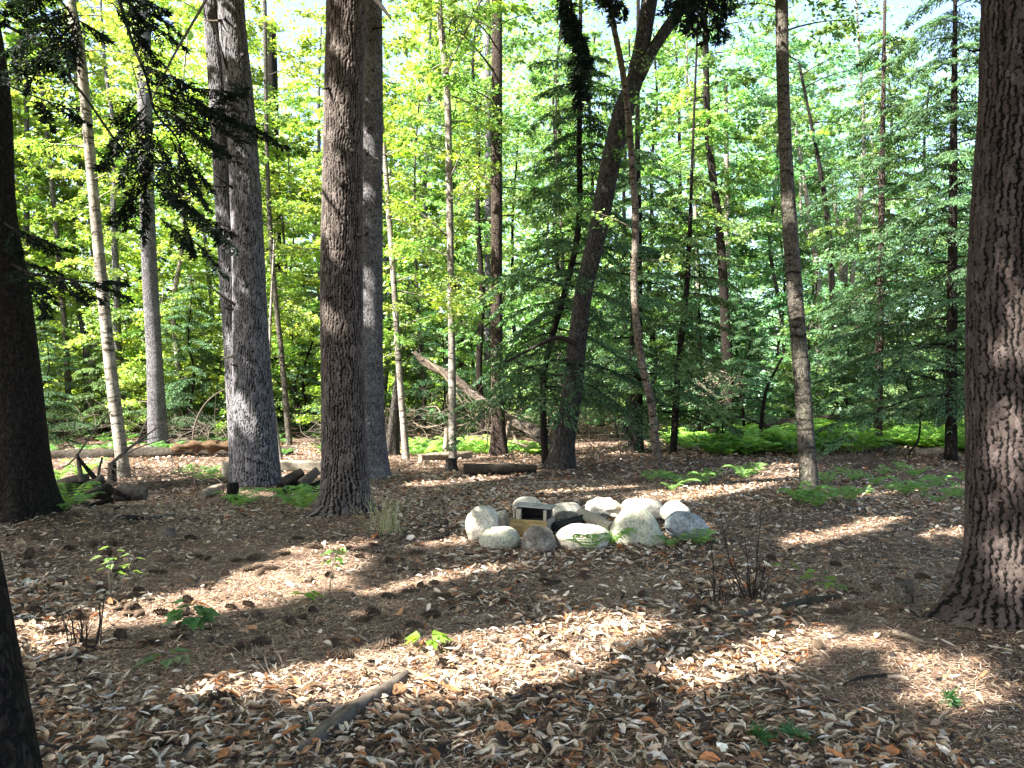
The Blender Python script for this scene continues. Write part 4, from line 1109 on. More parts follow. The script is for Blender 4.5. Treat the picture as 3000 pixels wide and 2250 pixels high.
PA = np.array(PATCH)
CAN = np.array([(-13.5, -4.5), (-14.0, 1.2), (-17.0, 5.5), (-8.5, -8.0)])
r = np.random.default_rng(91); n = 235000
u = r.uniform(-4.5, 15.0, n); v = r.uniform(-3.8, 14.0, n)
hgt = 10.2 + 2.6 * (snoise(u * .8, v * .8, 41) * .5) + r.normal(0, .35, n) + r.choice([0, 1.6, -1.3], n)
s_ = (hgt - (v * V_AX[2])) / SUN_D[2]
Pc = u[:, None] * U_AX + v[:, None] * V_AX + s_[:, None] * SUN_D
keep = np.ones(n, bool)
for i in range(0, len(PA)):
    dd = np.hypot(u - PA[i, 0], v - PA[i, 1]); keep &= dd > PA[i, 2] + .10
thin = np.clip((u - 11.6) / 2.8, 0, 1)                         # thinner over the back of the clearing
keep &= r.uniform(0, 1, n) > thin * .86
keep &= (u > 11.5) | (snoise(u * 2.2, v * 2.2, 43) > -1.45)
keep &= ~((Pc[:, 1] > 10) & (np.abs(Pc[:, 0]) < .70 * Pc[:, 1] + .3) & (Pc[:, 2] - EYE < .53 * Pc[:, 1] + .4))
u, v, Pc = u[keep], v[keep], Pc[keep]; n = len(u)
own = np.argmin(((Pc[:, None, :2] - CAN[None]) ** 2).sum(-1), 1)
labs = ['tall shade tree beside the camera, out of the photo, rearmost on the left', 'tall shade tree just outside the left edge of the photo, nearest the hemlock silhouette',
        'tall shade tree outside the left edge of the photo, farthest from the clearing', 'tall shade tree behind the camera, out of the photo']
for k in range(4):
    m = own == k
    bz = float(gz(CAN[k, 0], CAN[k, 1])); b = np.array([CAN[k, 0], CAN[k, 1], bz])
    root = thing('beech_tree', labs[k], 'tree', b)  # unseen tree, added to shade the clearing
    c = MB(); nn = int(m.sum()); a = r.uniform(0, 6.28, nn)
    add_leaves(c, Pc[m] - b, np.stack([np.cos(a), np.sin(a), r.normal(-.1, .3, nn)], -1), np.array([0, 0, 1.0]) - .5 * SUN_D + r.normal(0, .35, (nn, 3)), r.uniform(.14, .25, nn), r.uniform(.09, .15, nn), leaf_cols(r, nn, GREEN_M, .2))
    w = MB(); trunk_mesh(w, np.array([(0, 0, -.15, .26), (.1, 0, 4, .21), (0, .1, 8, .16), (.1, .1, 12, .06)]), 20, .3, 400 + k, .5, .25)
    pts = (Pc[m] - b)[r.integers(0, nn, 40)]
    for q in pts:
        if np.hypot(q[0], q[1]) > 7.5 or (b[1] + q[1] > .5 and abs(b[0] + q[0]) < .8 * (b[1] + q[1])): continue
        z0 = min(max(2.5, q[2] - .35 * np.hypot(q[0], q[1])), 11)
        tube(w, np.array([[0, 0, z0], q * [.5, .5, 1] + [0, 0, (z0 - q[2]) * .35], q]), np.array([.05, .03, .006]), 5, cap=False)
    w.build('trunk', M['grey_bark'], root); c.build('crown', M['leaf'], root)

# ================================================================== FERNS
def frond(mb, r, p0, az, L_, rise, base, np_=16):
    d = np.array([math.cos(az), math.sin(az), 0]); s = np.array([-d[1], d[0], 0])
    t = np.linspace(0, 1, np_)
    P = p0 + d * (L_ * t)[:, None] + np.array([0, 0, 1.0]) * (rise * L_ * (t - .72 * t * t))[:, None]
    T = unit(np.gradient(P, axis=0))
    tube(mb, P, np.linspace(.003, .001, np_), 3, cap=False, col=np.array(base) * .6)
    w = L_ * .30 * np.clip(np.sin(np.pi * np.clip(t * .92 + .1, 0, 1)) ** .8, .06, 1)
    for sg in (-1, 1):
        H = T * .35 + s * sg + np.array([0, 0, -.15])
        k = slice(2, None); n = np_ - 2
        add_leaves(mb, P[k], H[k], np.cross(T, s)[k] * 1.0 + r.normal(0, .15, (n, 3)), w[k] * r.uniform(.85, 1.1, n), (L_ / np_) * 1.15, leaf_cols(r, n, base, .15), .02)
def fern_mesh(seed, base, nf=7, L_=.42):
    r = np.random.default_rng(seed); mb = MB()
    for i in range(nf):
        frond(mb, r, np.array([0, 0, .0]), i * 6.283 / nf + r.uniform(-.3, .3), L_ * r.uniform(.7, 1.15), r.uniform(1.0, 2.3), base)
    return mb
FERNC = (0.15, 0.29, 0.075); FERND = (0.09, 0.22, 0.055)
fern_me = [fern_mesh(501, FERNC).mesh('fern', M['fern']), fern_mesh(502, FERNC, 6, .36).mesh('fern', M['fern']), fern_mesh(503, FERNC, 8, .48).mesh('fern', M['fern'])]
def fern(px, py, s, label, group=None, i=0):
    p = gpt(px, py); o = bpy.data.objects.new('fern', fern_me[i % 3]); COL.objects.link(o)
    o.location = tuple(p); o.scale = (s,) * 3; o.rotation_euler = (0, 0, float(rng.uniform(0, 6.28)))
    tag(o, label, 'fern', group)
fern(1725, 1618, .85, 'green fern in front of the largest white stone of the ring')
fern(1795, 1600, .70, 'small fern between the white front stone and the tall peaked stone')
fern(1965, 1605, .65, 'low fern at the foot of the blue-grey stone, nearest the peaked stone', None, 1)
fern(2050, 1600, .60, 'low fern at the right end of the stone ring')
fern(2350, 1478, .9, 'fern at the left of the foot of the slim mottled trunk', None, 2)
fern(2395, 1490, .85, 'bright fern at the front of the foot of the slim mottled trunk')
fern(2440, 1465, .9, 'fern close on the right of the slim mottled trunk', None, 1)
g_ = 'ferns scattered on the open ground right of the slim mottled trunk'
for i, (a, b) in enumerate([(2490, 1472), (2530, 1452), (2500, 1410), (2560, 1425), (2610, 1440), (2655, 1452), (2700, 1448), (2590, 1395), (2680, 1400), (2750, 1430), (2460, 1385), (2800, 1465), (2640, 1380), (2740, 1475), (2820, 1410), (2420, 1420)]):
    fern(a, b, rng.uniform(.6, .95), 'small pale fern on the open ground right of the slim mottled trunk', g_, i)
g_ = 'ferns by the thin flaking trunk'
for i, (a, b) in enumerate([(1905, 1412), (1950, 1408), (1990, 1425), (2060, 1420), (2090, 1400), (2180, 1405), (2210, 1390), (1970, 1440)]):
    fern(a, b, rng.uniform(.6, .9), 'small bright fern near the foot of the thin flaking trunk', g_, i)
g_ = 'ferns around the foot of the twin-stemmed pine'
for i, (a, b) in enumerate([(700, 1490), (730, 1478), (850, 1480), (885, 1500), (540, 1392), (580, 1400), (620, 1395), (660, 1405), (600, 1420), (900, 1470)]):
    fern(a, b, rng.uniform(.7, 1.0), 'pale green fern growing around the foot of the twin-stemmed pine', g_, i)
g_ = 'ferns beside the brush pile'
for i, (a, b) in enumerate([(160, 1420), (190, 1500), (215, 1490), (150, 1470), (170, 1440), (240, 1400)]):
    fern(a, b, rng.uniform(.8, 1.1), 'shaded fern beside the dark brush pile', g_, i)

fb = MB(); r = np.random.default_rng(510)
protos = [fern_mesh(520 + i, FERND if i == 1 else (.23, .44, .08), 7, .62) for i in range(4)]
pk = []
for m in protos:
    V = np.concatenate(m.V); C = np.concatenate(m.C); pk.append((V, m, C))
def stamp(mb, k, p, s, a):
    V, m, C = pk[k]; c_, s_ = math.cos(a), math.sin(a)
    W = np.stack([V[:, 0] * c_ - V[:, 1] * s_, V[:, 0] * s_ + V[:, 1] * c_, V[:, 2]], -1) * s + p
    off = mb.n; mb.V.append(W.astype(np.float32)); mb.C.append(C); mb.n += len(W); mb.hascol = True
    for q in m.Q: mb.Q.append(q + off)
    for q in m.T: mb.T.append(q + off)
for i in range(1000):
    d = r.uniform(18.2, 27); px = r.uniform(1960, 2900)
    if px < 2080 and d < 20: continue
    q_ = at(px, 1150, d)
    if snoise(q_[0] * 1.3, q_[1] * 1.3, 79) < (-.35 if d > 20.3 else .15): continue
    p = at(px, 1150, d); p[2] = float(gz(p[0], p[1])); stamp(fb, i % 4, p, r.uniform(.55, 1.15) * (1.15 + .45 * float(snoise(p[0] * .9, p[1] * .9, 77))), r.uniform(0, 6.28))
for i in range(150):
    d = r.uniform(18.2, 28); px = r.uniform(-150, 1000)
    p = at(px, 1150, d); p[2] = float(gz(p[0], p[1]))
    if snoise(p[0] * 1.1, p[1] * 1.1, 78) > -.1: stamp(fb, 1, p, r.uniform(.45, .8), r.uniform(0, 6.28))
for i in range(70):
    d = r.uniform(18.3, 21); px = r.uniform(1200, 1600)
    p = at(px, 1150, d); p[2] = float(gz(p[0], p[1])); stamp(fb, i % 4, p, r.uniform(.4, .8), r.uniform(0, 6.28))
fbo = fb.build('fern_bed', M['fern']); tag(fbo, 'dense bed of ferns carpeting the ground under the trees', 'ferns', kind='stuff')

# ================================================================== STONE RING
import bmesh
def stone(name, label, x0, y0, x1, y1, d, depth, mat, seed, peak=0.0, rough=.10, tilt=0.0, sq=2.7, px_peak=0.5):
    """boulder filling photo box x0..x1, y0..y1 at distance d"""
    r = np.random.default_rng(seed)
    c = at((x0 + x1) / 2, (y0 + y1) / 2, d); w = (x1 - x0) / F * d / 2; h = (y1 - y0) / F * d
    bm = bmesh.new(); bmesh.ops.create_icosphere(bm, subdivisions=5, radius=1)
    so_ = Vector(r.uniform(-50, 50, 3))
    base = np.array([c[0], c[1] + depth * .2, float(gz(c[0], c[1]))])
    zb = c[2] - h / 2 - base[2]
    sink = .25
    for v in bm.verts:
        q = v.co.copy()
        # superellipsoid
        k = (abs(q.x) ** sq + abs(q.y) ** sq + abs(q.z) ** sq) ** (-1 / sq); q *= k
        n1 = mnoise.noise(v.co * 1.2 + so_); n2 = mnoise.noise(v.co * 3.1 + so_); n3 = mnoise.noise(v.co * 9 + so_)
        q *= 1 + rough * (2.3 * n1 + 1.0 * n2 + .22 * n3)
        if peak > 0:
            u = (q.z + 1) / 2; f = 1 - peak * max(0, min(1, u)) ** 1.2
            q.x = q.x * f + (px_peak - .5) * 2 * u * peak; q.y *= f
        q.z += tilt * q.x
        v.co = q
    xs = [v.co.x for v in bm.verts]; zs = [v.co.z for v in bm.verts]; mx, Mx, mz, Mz = min(xs), max(xs), min(zs), max(zs)
    hh = h * (1 + sink)
    for v in bm.verts:
        v.co = Vector(((v.co.x - mx) / (Mx - mx) * 2 * w - w, v.co.y * depth, zb - h * sink + (v.co.z - mz) / (Mz - mz) * hh))
    for f in bm.faces: f.smooth = True
    me = bpy.data.meshes.new(name); bm.to_mesh(me); bm.free(); me.materials.append(M[mat])
    o = bpy.data.objects.new(name, me); COL.objects.link(o); o.location = tuple(base); tag(o, label, 'stone', 'stones of the fire ring')
    return o
stone('boulder', 'upright rounded grey stone at the left end of the ring', 1363, 1483, 1462, 1566, 7.95, .17, 'stone_pale', 601, .12, .06, 0, 2.8)
stone('boulder', 'small pale stone wedged behind the upright left stone', 1452, 1495, 1492, 1545, 8.35, .10, 'stone_pale', 602)
stone('boulder', 'low domed greenish stone in front of the left stone and the wooden box', 1402, 1545, 1528, 1600, 7.6, .17, 'stone_green', 603, .12, .05, .0, 2.1)
stone('boulder', 'dark brown-grey stone in front of the wooden box', 1527, 1543, 1630, 1609, 7.45, .15, 'stone_dark', 604, .25, .07, .0, 2.2, .62)
stone('boulder', 'broad white rounded stone at the front of the ring', 1629, 1536, 1790, 1605, 7.55, .19, 'stone_pale', 605, .12, .05, .0, 2.3)
stone('boulder', 'tall peaked greenish boulder, the largest of the ring', 1786, 1480, 1948, 1590, 7.8, .22, 'stone_green', 606, .55, .05, .0, 2.4, .48)
stone('boulder', 'white stone at the back of the ring, right beside the box', 1604, 1472, 1713, 1527, 8.95, .18, 'stone_pale', 607, .1, .06, .0, 2.4)
stone('boulder', 'cream double-humped stone with rust stains at the back of the ring', 1714, 1457, 1828, 1519, 9.05, .2, 'stone_pale', 608, .1, .16, -.12, 2.2)
stone('boulder', 'flat-topped pale stone behind the peaked boulder', 1818, 1461, 1942, 1512, 8.9, .2, 'stone_pale', 609, .05, .06, .0, 3.2)
stone('boulder', 'bluish white stone at the back right of the ring', 1936, 1466, 2024, 1524, 8.5, .17, 'stone_pale', 610, .3, .08, -.1, 2.2, .4)
stone('boulder', 'low blue-grey stone at the right end of the ring', 1946, 1499, 2077, 1563, 7.95, .17, 'stone_blue', 611, .2, .06, -.12, 2.2, .4)
stone('boulder', 'dome of pale stone just behind the lid of the wooden box', 1500, 1457, 1590, 1500, 9.5, .2, 'stone_pale', 612, .2, .05)
stone('boulder', 'half shaded stone inside the ring below the white back stone', 1622, 1498, 1700, 1532, 8.6, .13, 'stone_dark', 613)

# charred log and weathered log inside the ring
def log(name, label, a, b, ra, rb, mat, cat='log', seed=1, group=None, nseg=20, noise=.18, endmat=None, bend=0.0, ridge=.02, lift=1.0):
    """log lying between two world points"""
    a = np.asarray(a, float); b = np.asarray(b, float)
    base = np.array([a[0], a[1], float(gz(a[0], a[1]))])
    L_ = np.linalg.norm(b - a); n = max(6, int(L_ / .08)); t = np.linspace(0, 1, n)
    P = a + (b - a) * t[:, None]; P[:, 2] += bend * np.sin(t * math.pi)
    P -= base
    mb = MB(); tube(mb, P, ra + (rb - ra) * t, nseg, noise, True, seed=seed, ridge=ridge)
    o = mb.build('bark' if endmat else name, M[mat])
    if not endmat:
        o.location = tuple(base); tag(o, label, cat, group); return o
    root = thing(name, label, cat, base, group); o.parent = root
    e = MB(); d = unit(P[0] - P[1])
    tube(e, np.array([P[0] - d * .0, P[0] + d * .006]), np.array([ra * .94, ra * .92]), nseg, 0)
    e.build('cut_end', M[endmat], root)
    return root
def gl_pt(px, py, rr_):
    p = gpt(px, py); p[2] += rr_; return p
log('charred_log', 'black charred log lying inside the stone ring beside the wooden box', gl_pt(1618, 1568, .06), at(1712, 1528, 8.5), .075, .06, 'char', 'log', 21, noise=.35, ridge=.06)
log('weathered_log', 'grey weathered log end leaning inside the stone ring behind the white front stone', at(1700, 1516, 8.7), at(1800, 1556, 8.05), .095, .085, 'plank_grey', 'log', 22, noise=.2, ridge=.05)

# wooden box with lid
def boxm(mb, c, sx, sy, sz, bev=.004):
    x, y, z = sx / 2, sy / 2, sz / 2
    bm = bmesh.new(); bmesh.ops.create_cube(bm, size=1)
    for v in bm.verts: v.co = Vector((v.co.x * sx, v.co.y * sy, v.co.z * sz))
    bmesh.ops.bevel(bm, geom=list(bm.edges), offset=bev, segments=1, affect='EDGES')
    bmesh.ops.triangulate(bm, faces=list(bm.faces))
    V = np.array([v.co[:] for v in bm.verts]) + np.array(c); Fc = np.array([[v.index for v in f.verts] for f in bm.faces]); bm.free()
    mb.add(V, Fc)
bb = at(1560, 1566, 8.15); bb[2] = float(gz(bb[0], bb[1]))
box = thing('wooden_box', 'small open-fronted wooden box with a pale lid standing in the stone ring', 'box', bb, rotz=math.radians(-16))
W_, D_, H1 = .40, .34, .18
def part(name, mat, *boxes):
    m = MB()
    for c, s in boxes: boxm(m, c, *s)
    return m.build(name, M[mat], box, smooth=False)
part('front_board', 'plank', ((0, -D_ / 2, H1 / 2), (W_, .022, H1)))
part('side_board', 'plank_grey', ((-W_ / 2 + .011, .012, H1 / 2 + .004), (.022, D_ - .004, H1)))
part('side_board', 'plank_grey', ((W_ / 2 - .011, .012, H1 / 2 - .004), (.022, D_ - .004, H1)))
part('back_board', 'plank_grey', ((0, D_ / 2 + .013, .14), (W_ - .05, .02, .28)))
part('corner_post', 'plank_grey', ((-W_ / 2 + .085, -D_ / 2 + .045, .15), (.055, .04, .26)))
part('corner_post', 'plank_grey', ((W_ / 2 - .035, -D_ / 2 + .045, .15), (.03, .03, .255)))
part('upper_panel', 'plank_grey', ((-W_ / 2 + .035, 0, .228), (.02, D_ - .06, .10)))
part('upper_panel', 'char', ((W_ / 2 - .04, .03, .228), (.016, D_ - .14, .10)))
part('inner_tray', 'char', ((0, .02, .165), (W_ - .06, D_ - .05, .012)), ((0, D_ / 2 - .03, .225), (W_ - .07, .012, .10)))  # near-black boards behind the open front
li = part('lid', 'metal_lid', ((-.005, -.005, .291), (W_ + .015, .15, .012)), ((-.008, .155, .293), (W_ + .02, .15, .014)))
li.rotation_euler = (math.radians(-1.5), math.radians(2.5), 0)

# ================================================================== LOGS, STUMPS, BRUSH
def wpt(px, py, d): return at(px, py, d)
log('fallen_log', 'long mossy log lying across the left wood, broken open to orange rotten wood', at(60, 1340, 17.2), at(860, 1322, 18.6), .16, .12, 'log_bark', 'log', 31, noise=.16, ridge=.03, nseg=26)
m = MB(); a, b = at(505, 1318, 17.7), at(700, 1306, 18.0)
t = np.linspace(0, 1, 14); P = a + (b - a) * t[:, None] + np.array([0, -.10, .03]); 
tube(m, P, .085 * np.sin(t * math.pi) ** .3 * (1 + .5 * np.sin(t * 23)) + .03, 14, .5, seed=32, ridge=.3)
for q in range(14):
    j = r.integers(1, 12); a_ = P[j] + r.normal(0, .04, 3); tube(m, np.array([a_, a_ + np.array([r.normal(0, .2), -.06, r.normal(0, .05)])]), np.array([.03, .008]), 5)
lg = [o for o in bpy.data.objects if o.name.startswith('fallen_log')][0]
ro = m.build('rotten_patch', M['rot_wood'], lg); ro.data.transform(__import__('mathutils').Matrix.Translation(-Vector(lg.location)))
log('fallen_log', 'dark log lying farther back in the left wood behind the pale birch', at(100, 1248, 25), at(640, 1262, 26), .22, .2, 'dark_bark', 'log', 33, noise=.2)
log('fallen_log', 'pale bark-less log lying in the shade left of the twin-stemmed pine', at(405, 1437, 12.0), at(700, 1418, 12.6), .13, .11, 'log_bark', 'log', 34, noise=.12, endmat='dead_wood')
log('fallen_log', 'short log with a broken hollow end on the ground before the leaning furrowed trunk', gl_pt(1360, 1392, .09), gl_pt(1570, 1385, .07), .115, .07, 'log_bark', 'log', 35, noise=.22, endmat='char')
log('fallen_log', 'sunlit crumbling log on the ground at the foot of the thin spotted pale trunk', gl_pt(1230, 1352, .07), gl_pt(1380, 1340, .07), .09, .08, 'dead_wood', 'log', 36, noise=.3, ridge=.08)
log('fallen_log', 'mossy log lying in the fern bed behind the slim mottled trunk', at(2235, 1250, 22.5), at(2470, 1232, 22), .2, .2, 'log_bark', 'log', 37, noise=.2)
log('fallen_log', 'pale shattered wood lying at the far right end of the fern bed', at(2680, 1325, 18.5), at(2790, 1318, 18.2), .10, .07, 'dead_wood', 'log', 38, noise=.5, ridge=.1)
# leaning broken log with its pale splintered wood
base = at(1625, 1300, 18.9); base[2] = float(gz(base[0], base[1]))
lb = thing('leaning_log', 'pale broken trunk leaning down from the left to the ground behind the reddish trunk', 'log', base)
P = [np.r_[at(a, b, d) - base, w * d / F / 2] for a, b, d, w in [(1212, 1030, 19.6, 10), (1250, 1062, 19.6, 20), (1310, 1098, 19.5, 26), (1380, 1150, 19.3, 24), (1470, 1215, 19.1, 28), (1560, 1270, 18.9, 34), (1625, 1312, 18.8, 38)]]
P = smooth_path(np.array(P), .08); m = MB(); tube(m, P[:, :3], P[:, 3], 24, .38, seed=41, ridge=.12); m.build('trunk', M['flaky_bark'], lb)
for pts in [[(1492, 1235, 10), (1480, 1290, 14), (1470, 1330, 18)], [(1500, 1262, 8), (1520, 1300, 9), (1570, 1315, 8)], [(1540, 1270, 9), (1590, 1300, 12), (1630, 1322, 16)], [(1250, 1055, 8), (1300, 1100, 7), (1355, 1180, 4)], [(1440, 1185, 5), (1430, 1260, 4), (1424, 1340, 3)]]:
    P = smooth_path(np.array([np.r_[at(a, b, 18.6) - base, w * 18.6 / F / 2] for a, b, w in pts]), .06)
    m = MB(); tube(m, P[:, :3], P[:, 3], 9, .2, seed=int(pts[0][0])); m.build('broken_limb', M['dead_wood'], lb)
# tangle of dead twigs behind it
def tangle(name, label, box_, d0, d1, n, ln, rad_, mat, seed, hang=False, cat='brush'):
    r = np.random.default_rng(seed); x0, y0, x1, y1 = box_
    b = at((x0 + x1) / 2, y1, (d0 + d1) / 2); b[2] = float(gz(b[0], b[1])); m = MB()
    for i in range(n):
        p = at(r.uniform(x0, x1), r.uniform(y0, y1), r.uniform(d0, d1)); L_ = r.uniform(*ln)
        dr = unit(np.array([r.normal(0, 1), r.normal(0, .6), (-1.6 if hang else r.normal(.1, .5))]))
        k = unit(dr + r.normal(0, .5, 3)); q = p + dr * L_ * .5; e = q + k * L_ * .5
        P = np.array([p, q, e]); P[:, 2] = np.maximum(P[:, 2], gz(P[:, 0], P[:, 1]) + .01)
        tube(m, smooth_path(P - b, L_ / 5), np.linspace(1, .35, len(smooth_path(P - b, L_ / 5))) * r.uniform(.4, 1) * rad_, 5, cap=False)
    o = m.build(name, M[mat]); o.location = tuple(b); tag(o, label, cat)
    return o
tangle('brush_pile', 'tangle of bleached dead branches under the leaning broken log', (1240, 1190, 1640, 1320), 18.9, 20.2, 90, (.4, 1.2), .013, 'dead_wood', 43)
tangle('brush_pile', 'dark heap of dead twigs behind the slim pale sunlit beech', (1200, 1180, 1420, 1320), 20.2, 21.8, 80, (.5, 1.4), .012, 'twig', 44)
tangle('brush_pile', 'pile of bleached silvery branches standing out of the ferns left of the mottled trunk', (2040, 1090, 2140, 1170), 22.5, 23.5, 80, (.4, 1.1), .016, 'dead_wood', 45)
tangle('brush_pile', 'mat of grey twigs lying flat on the ground just beyond the slim mottled trunk', (2400, 1335, 2570, 1372), 15.2, 17.0, 110, (.3, .8), .009, 'twig', 46)
tangle('brush_pile', 'fine grey dead brushwood standing before the pale bark-less log', (340, 1370, 600, 1445), 11.3, 12.4, 260, (.25, .8), .006, 'twig', 47)
tangle('brush_pile', 'dark dead branches strewn on the far floor between the birch and the grey trunk', (120, 1225, 460, 1270), 22.5, 24.5, 120, (.5, 1.5), .018, 'twig', 81)
tangle('brush_pile', 'dead branches strewn behind the long mossy log right of the grey trunk', (480, 1240, 690, 1300), 19.5, 22, 90, (.4, 1.2), .014, 'twig', 82)
tangle('brush_pile', 'sticks and dead limbs on the ground behind the big brown pine', (900, 1245, 1180, 1310), 19, 22, 140, (.4, 1.3), .014, 'twig', 83)
tangle('brush_pile', 'dead hanging twigs in the shade right of the leaning furrowed trunk', (1690, 1180, 1850, 1330), 15.6, 17.6, 90, (.3, .9), .008, 'twig', 48, True)
tangle('brush_pile', 'dry twigs around the bare brown hemlock trunk in the ferns', (2560, 1170, 2640, 1230), 18.3, 19.0, 40, (.3, .8), .008, 'dead_wood', 49)

# the dark brush pile of roots on the left: each stick a part
bp_ = gpt(240, 1500); bpr = thing('root_pile', 'dark pile of twisted roots and broken branches between the hemlock silhouette and the birch', 'brush', bp_)
def stick_part(pts, d, mat, name='root', nseg=9):
    P = smooth_path(np.array([np.r_[at(a, b, d + dd) - bp_, w * d / F / 2] for a, b, w, dd in pts]), .05)
    m = MB(); tube(m, P[:, :3], P[:, 3], nseg, .3, seed=int(pts[0][0] * 7 + pts[0][1])); m.build(name, M[mat], bpr)
for pts, mt in [
    ([(130, 1455, 30, 0), (170, 1425, 26, 0), (215, 1405, 22, 0), (260, 1395, 18, .1)], 'root_bark'), ([(170, 1440, 20, .2), (230, 1415, 26, .2), (300, 1420, 24, .2), (330, 1440, 14, .2)], 'dark_bark'),
    ([(226, 1330, 9, 0), (232, 1370, 12, 0), (238, 1410, 16, 0)], 'root_bark'), ([(228, 1340, 8, 0), (260, 1380, 11, 0), (300, 1420, 16, 0), (380, 1460, 12, -.1)], 'dark_bark'),
    ([(160, 1490, 16, -.2), (230, 1440, 20, -.1), (280, 1415, 26, 0), (300, 1395, 14, 0)], 'root_bark'), ([(250, 1445, 10, -.3), (290, 1430, 14, -.3), (315, 1415, 10, -.3)], 'root_bark'),
    ([(210, 1510, 10, -.4), (270, 1480, 12, -.4), (330, 1462, 14, -.4)], 'dark_bark'), ([(300, 1340, 6, .3), (290, 1380, 8, .3), (285, 1430, 10, .3)], 'root_bark'),
    ([(180, 1470, 14, .1), (200, 1500, 14, 0), (220, 1520, 10, 0)], 'dark_bark'), ([(255, 1470, 12, -.5), (250, 1500, 10, -.5), (215, 1512, 8, -.5)], 'root_bark'),
    ([(205, 1440, 30, .4), (260, 1440, 40, .4), (320, 1450, 34, .4)], 'dark_bark'), ([(340, 1450, 40, .2), (390, 1445, 44, .2), (430, 1448, 30, .2)], 'root_bark'), ([(150, 1480, 24, .3), (200, 1480, 30, .3), (260, 1480, 24, .3)], 'dark_bark')]:
    stick_part(pts, 9.6, mt)
for pts in [[(225, 1335, 6, 0), (270, 1270, 5, .1), (325, 1205, 4, .3)], [(225, 1335, 5, 0), (200, 1360, 4, 0), (180, 1372, 3, 0)], [(325, 1360, 9, 0), (370, 1320, 7, .1), (430, 1275, 5, .2), (500, 1225, 3, .3)],
            [(345, 1345, 4, 0), (410, 1310, 3, .1), (500, 1280, 2, .2)], [(355, 1320, 4, 0), (430, 1288, 3, .1), (505, 1275, 2, .2)], [(300, 1370, 4, -.1), (345, 1378, 4, -.1), (400, 1395, 3, -.1)]]:
    stick_part(pts, 9.9, 'twig', 'dead_branch', 7)

# bent bare sapling arching left of the twin-stemmed pine
def wand(name, label, pts, d, mat, cat='sapling'):
    b = at(pts[0][0], pts[0][1], d); b[2] = float(gz(b[0], b[1])); P = smooth_path(np.array([np.r_[at(x, y, d) - b, w * d / F / 2] for x, y, w in pts]), .08)
    P[0, 2] = -.03
    m = MB(); tube(m, P[:, :3], P[:, 3], 7, .1, seed=int(pts[0][0])); o = m.build(name, M[mat]); o.location = tuple(b); tag(o, label, cat); return o
wand('bent_sapling', 'thin bare sapling arching to the right, its tip behind the twin-stemmed pine', [(562, 1310, 5), (572, 1240, 5), (600, 1185, 4), (640, 1150, 3), (690, 1130, 2)], 18.9, 'twig')
wand('bare_sapling', 'thin leafless dark stem arching right in front of the far right fern bed', [(2660, 1330, 6), (2690, 1290, 6), (2697, 1230, 5), (2700, 1190, 3)], 17.8, 'dark_twig')
wand('bare_sapling', 'low dead branch with its dark bow rising over the left of the fern bed', [(2110, 1235, 6), (2170, 1222, 5), (2230, 1245, 4), (2270, 1280, 3)], 19, 'dark_twig', 'branch')

# stumps
def stump(name, label, px, py, w_px, h_px, mat, top='cut_wood', flare=.15, d=None, seed=5, lean=0):
    p = gpt(px, py) if d is None else at(px, py, d); p[2] = float(gz(p[0], p[1])); d = p[1]; rr_ = w_px * d / F / 2; h = h_px * d / F
    root = thing(name, label, 'stump', p); m = MB()
    trunk_mesh(m, np.array([(0, 0, -.08, rr_ * 1.05), (lean * .5, 0, h * .5, rr_), (lean, 0, h, rr_ * .97)]), 30, .03, seed, flare, h * .3, .06)
    m.build('bark', M[mat], root)
    e = MB(); tube(e, np.array([[lean, 0, h + .001], [lean, 0, h + .007]]), np.array([rr_ * .93, rr_ * .9]), 24, .05); e.build('cut_top', M[top], root)
    return root
stump('tree_stump', 'small sawn stump in the needles beside the massive right-hand pine', 2648, 1768, 50, 56, 'olive_bark', 'olive_bark', .2, seed=51)
stump('tree_stump', 'pale upright cut log touching the left of the twin-stemmed pine', 672, 1405, 40, 60, 'cut_wood', 'cut_wood', .02, 12.9, 52)
stump('tree_stump', 'dark rotten stump at the foot of the pale bark-less log', 682, 1470, 34, 55, 'dark_bark', 'char', .5, None, 53)
stump('tree_stump', 'dark little stump by the foot of the slim pale sunlit beech', 1322, 1378, 34, 34, 'rough_bark', 'char', .7, None, 54)
stump('tree_stump', 'low crumbling stump in the shaded leaves right of the hemlock silhouette', 490, 1570, 44, 22, 'root_bark', 'root_bark', 1.3, None, 55)
stump('tree_stump', 'thin bark-covered stub of a sapling left of the foot of the birch', 328, 1425, 26, 68, 'dark_bark', 'char', .3, None, 56)
stump('tree_stump', 'rotten light stump between the two slim pale beeches', 1305, 1338, 18, 84, 'dead_wood', 'dead_wood', .3, None, 57, .05)

# split wood and stones in the shade right of the twin-stemmed pine
wpz = [((812, 1440), (905, 1425), .10, 'dark_bark', 'dark split log lying lowest beside the right of the twin-stemmed pine'), ((830, 1415), (885, 1385), .09, 'log_bark', 'mossy split log resting on the dark wood right of the twin-stemmed pine'),
       ((880, 1450), (945, 1420), .08, 'dark_bark', 'dark split log nearest the big brown pine'), ((880, 1420), (930, 1380), .07, 'root_bark', 'grey split log tilted up against the others by the big brown pine')]
for i, (a, b, rr_, mt, lb_) in enumerate(wpz):
    log('firewood_log', lb_, at(*a, 11.3), at(*b, 11.5), rr_, rr_ * .85, mt, 'log', 60 + i, 'firewood beside the twin-stemmed pine', noise=.4, ridge=.06, endmat='char')
m = MB(); pb = gpt(880, 1378); boxm(m, (0, 0, .09), 1.0, .35, .18, .02); o = m.build('sawn_beam', M['cut_wood'], smooth=False); o.location = tuple(pb); o.rotation_euler = (0, .02, .1)
tag(o, 'pale sawn beam lying between the twin-stemmed pine and the big brown pine', 'beam')

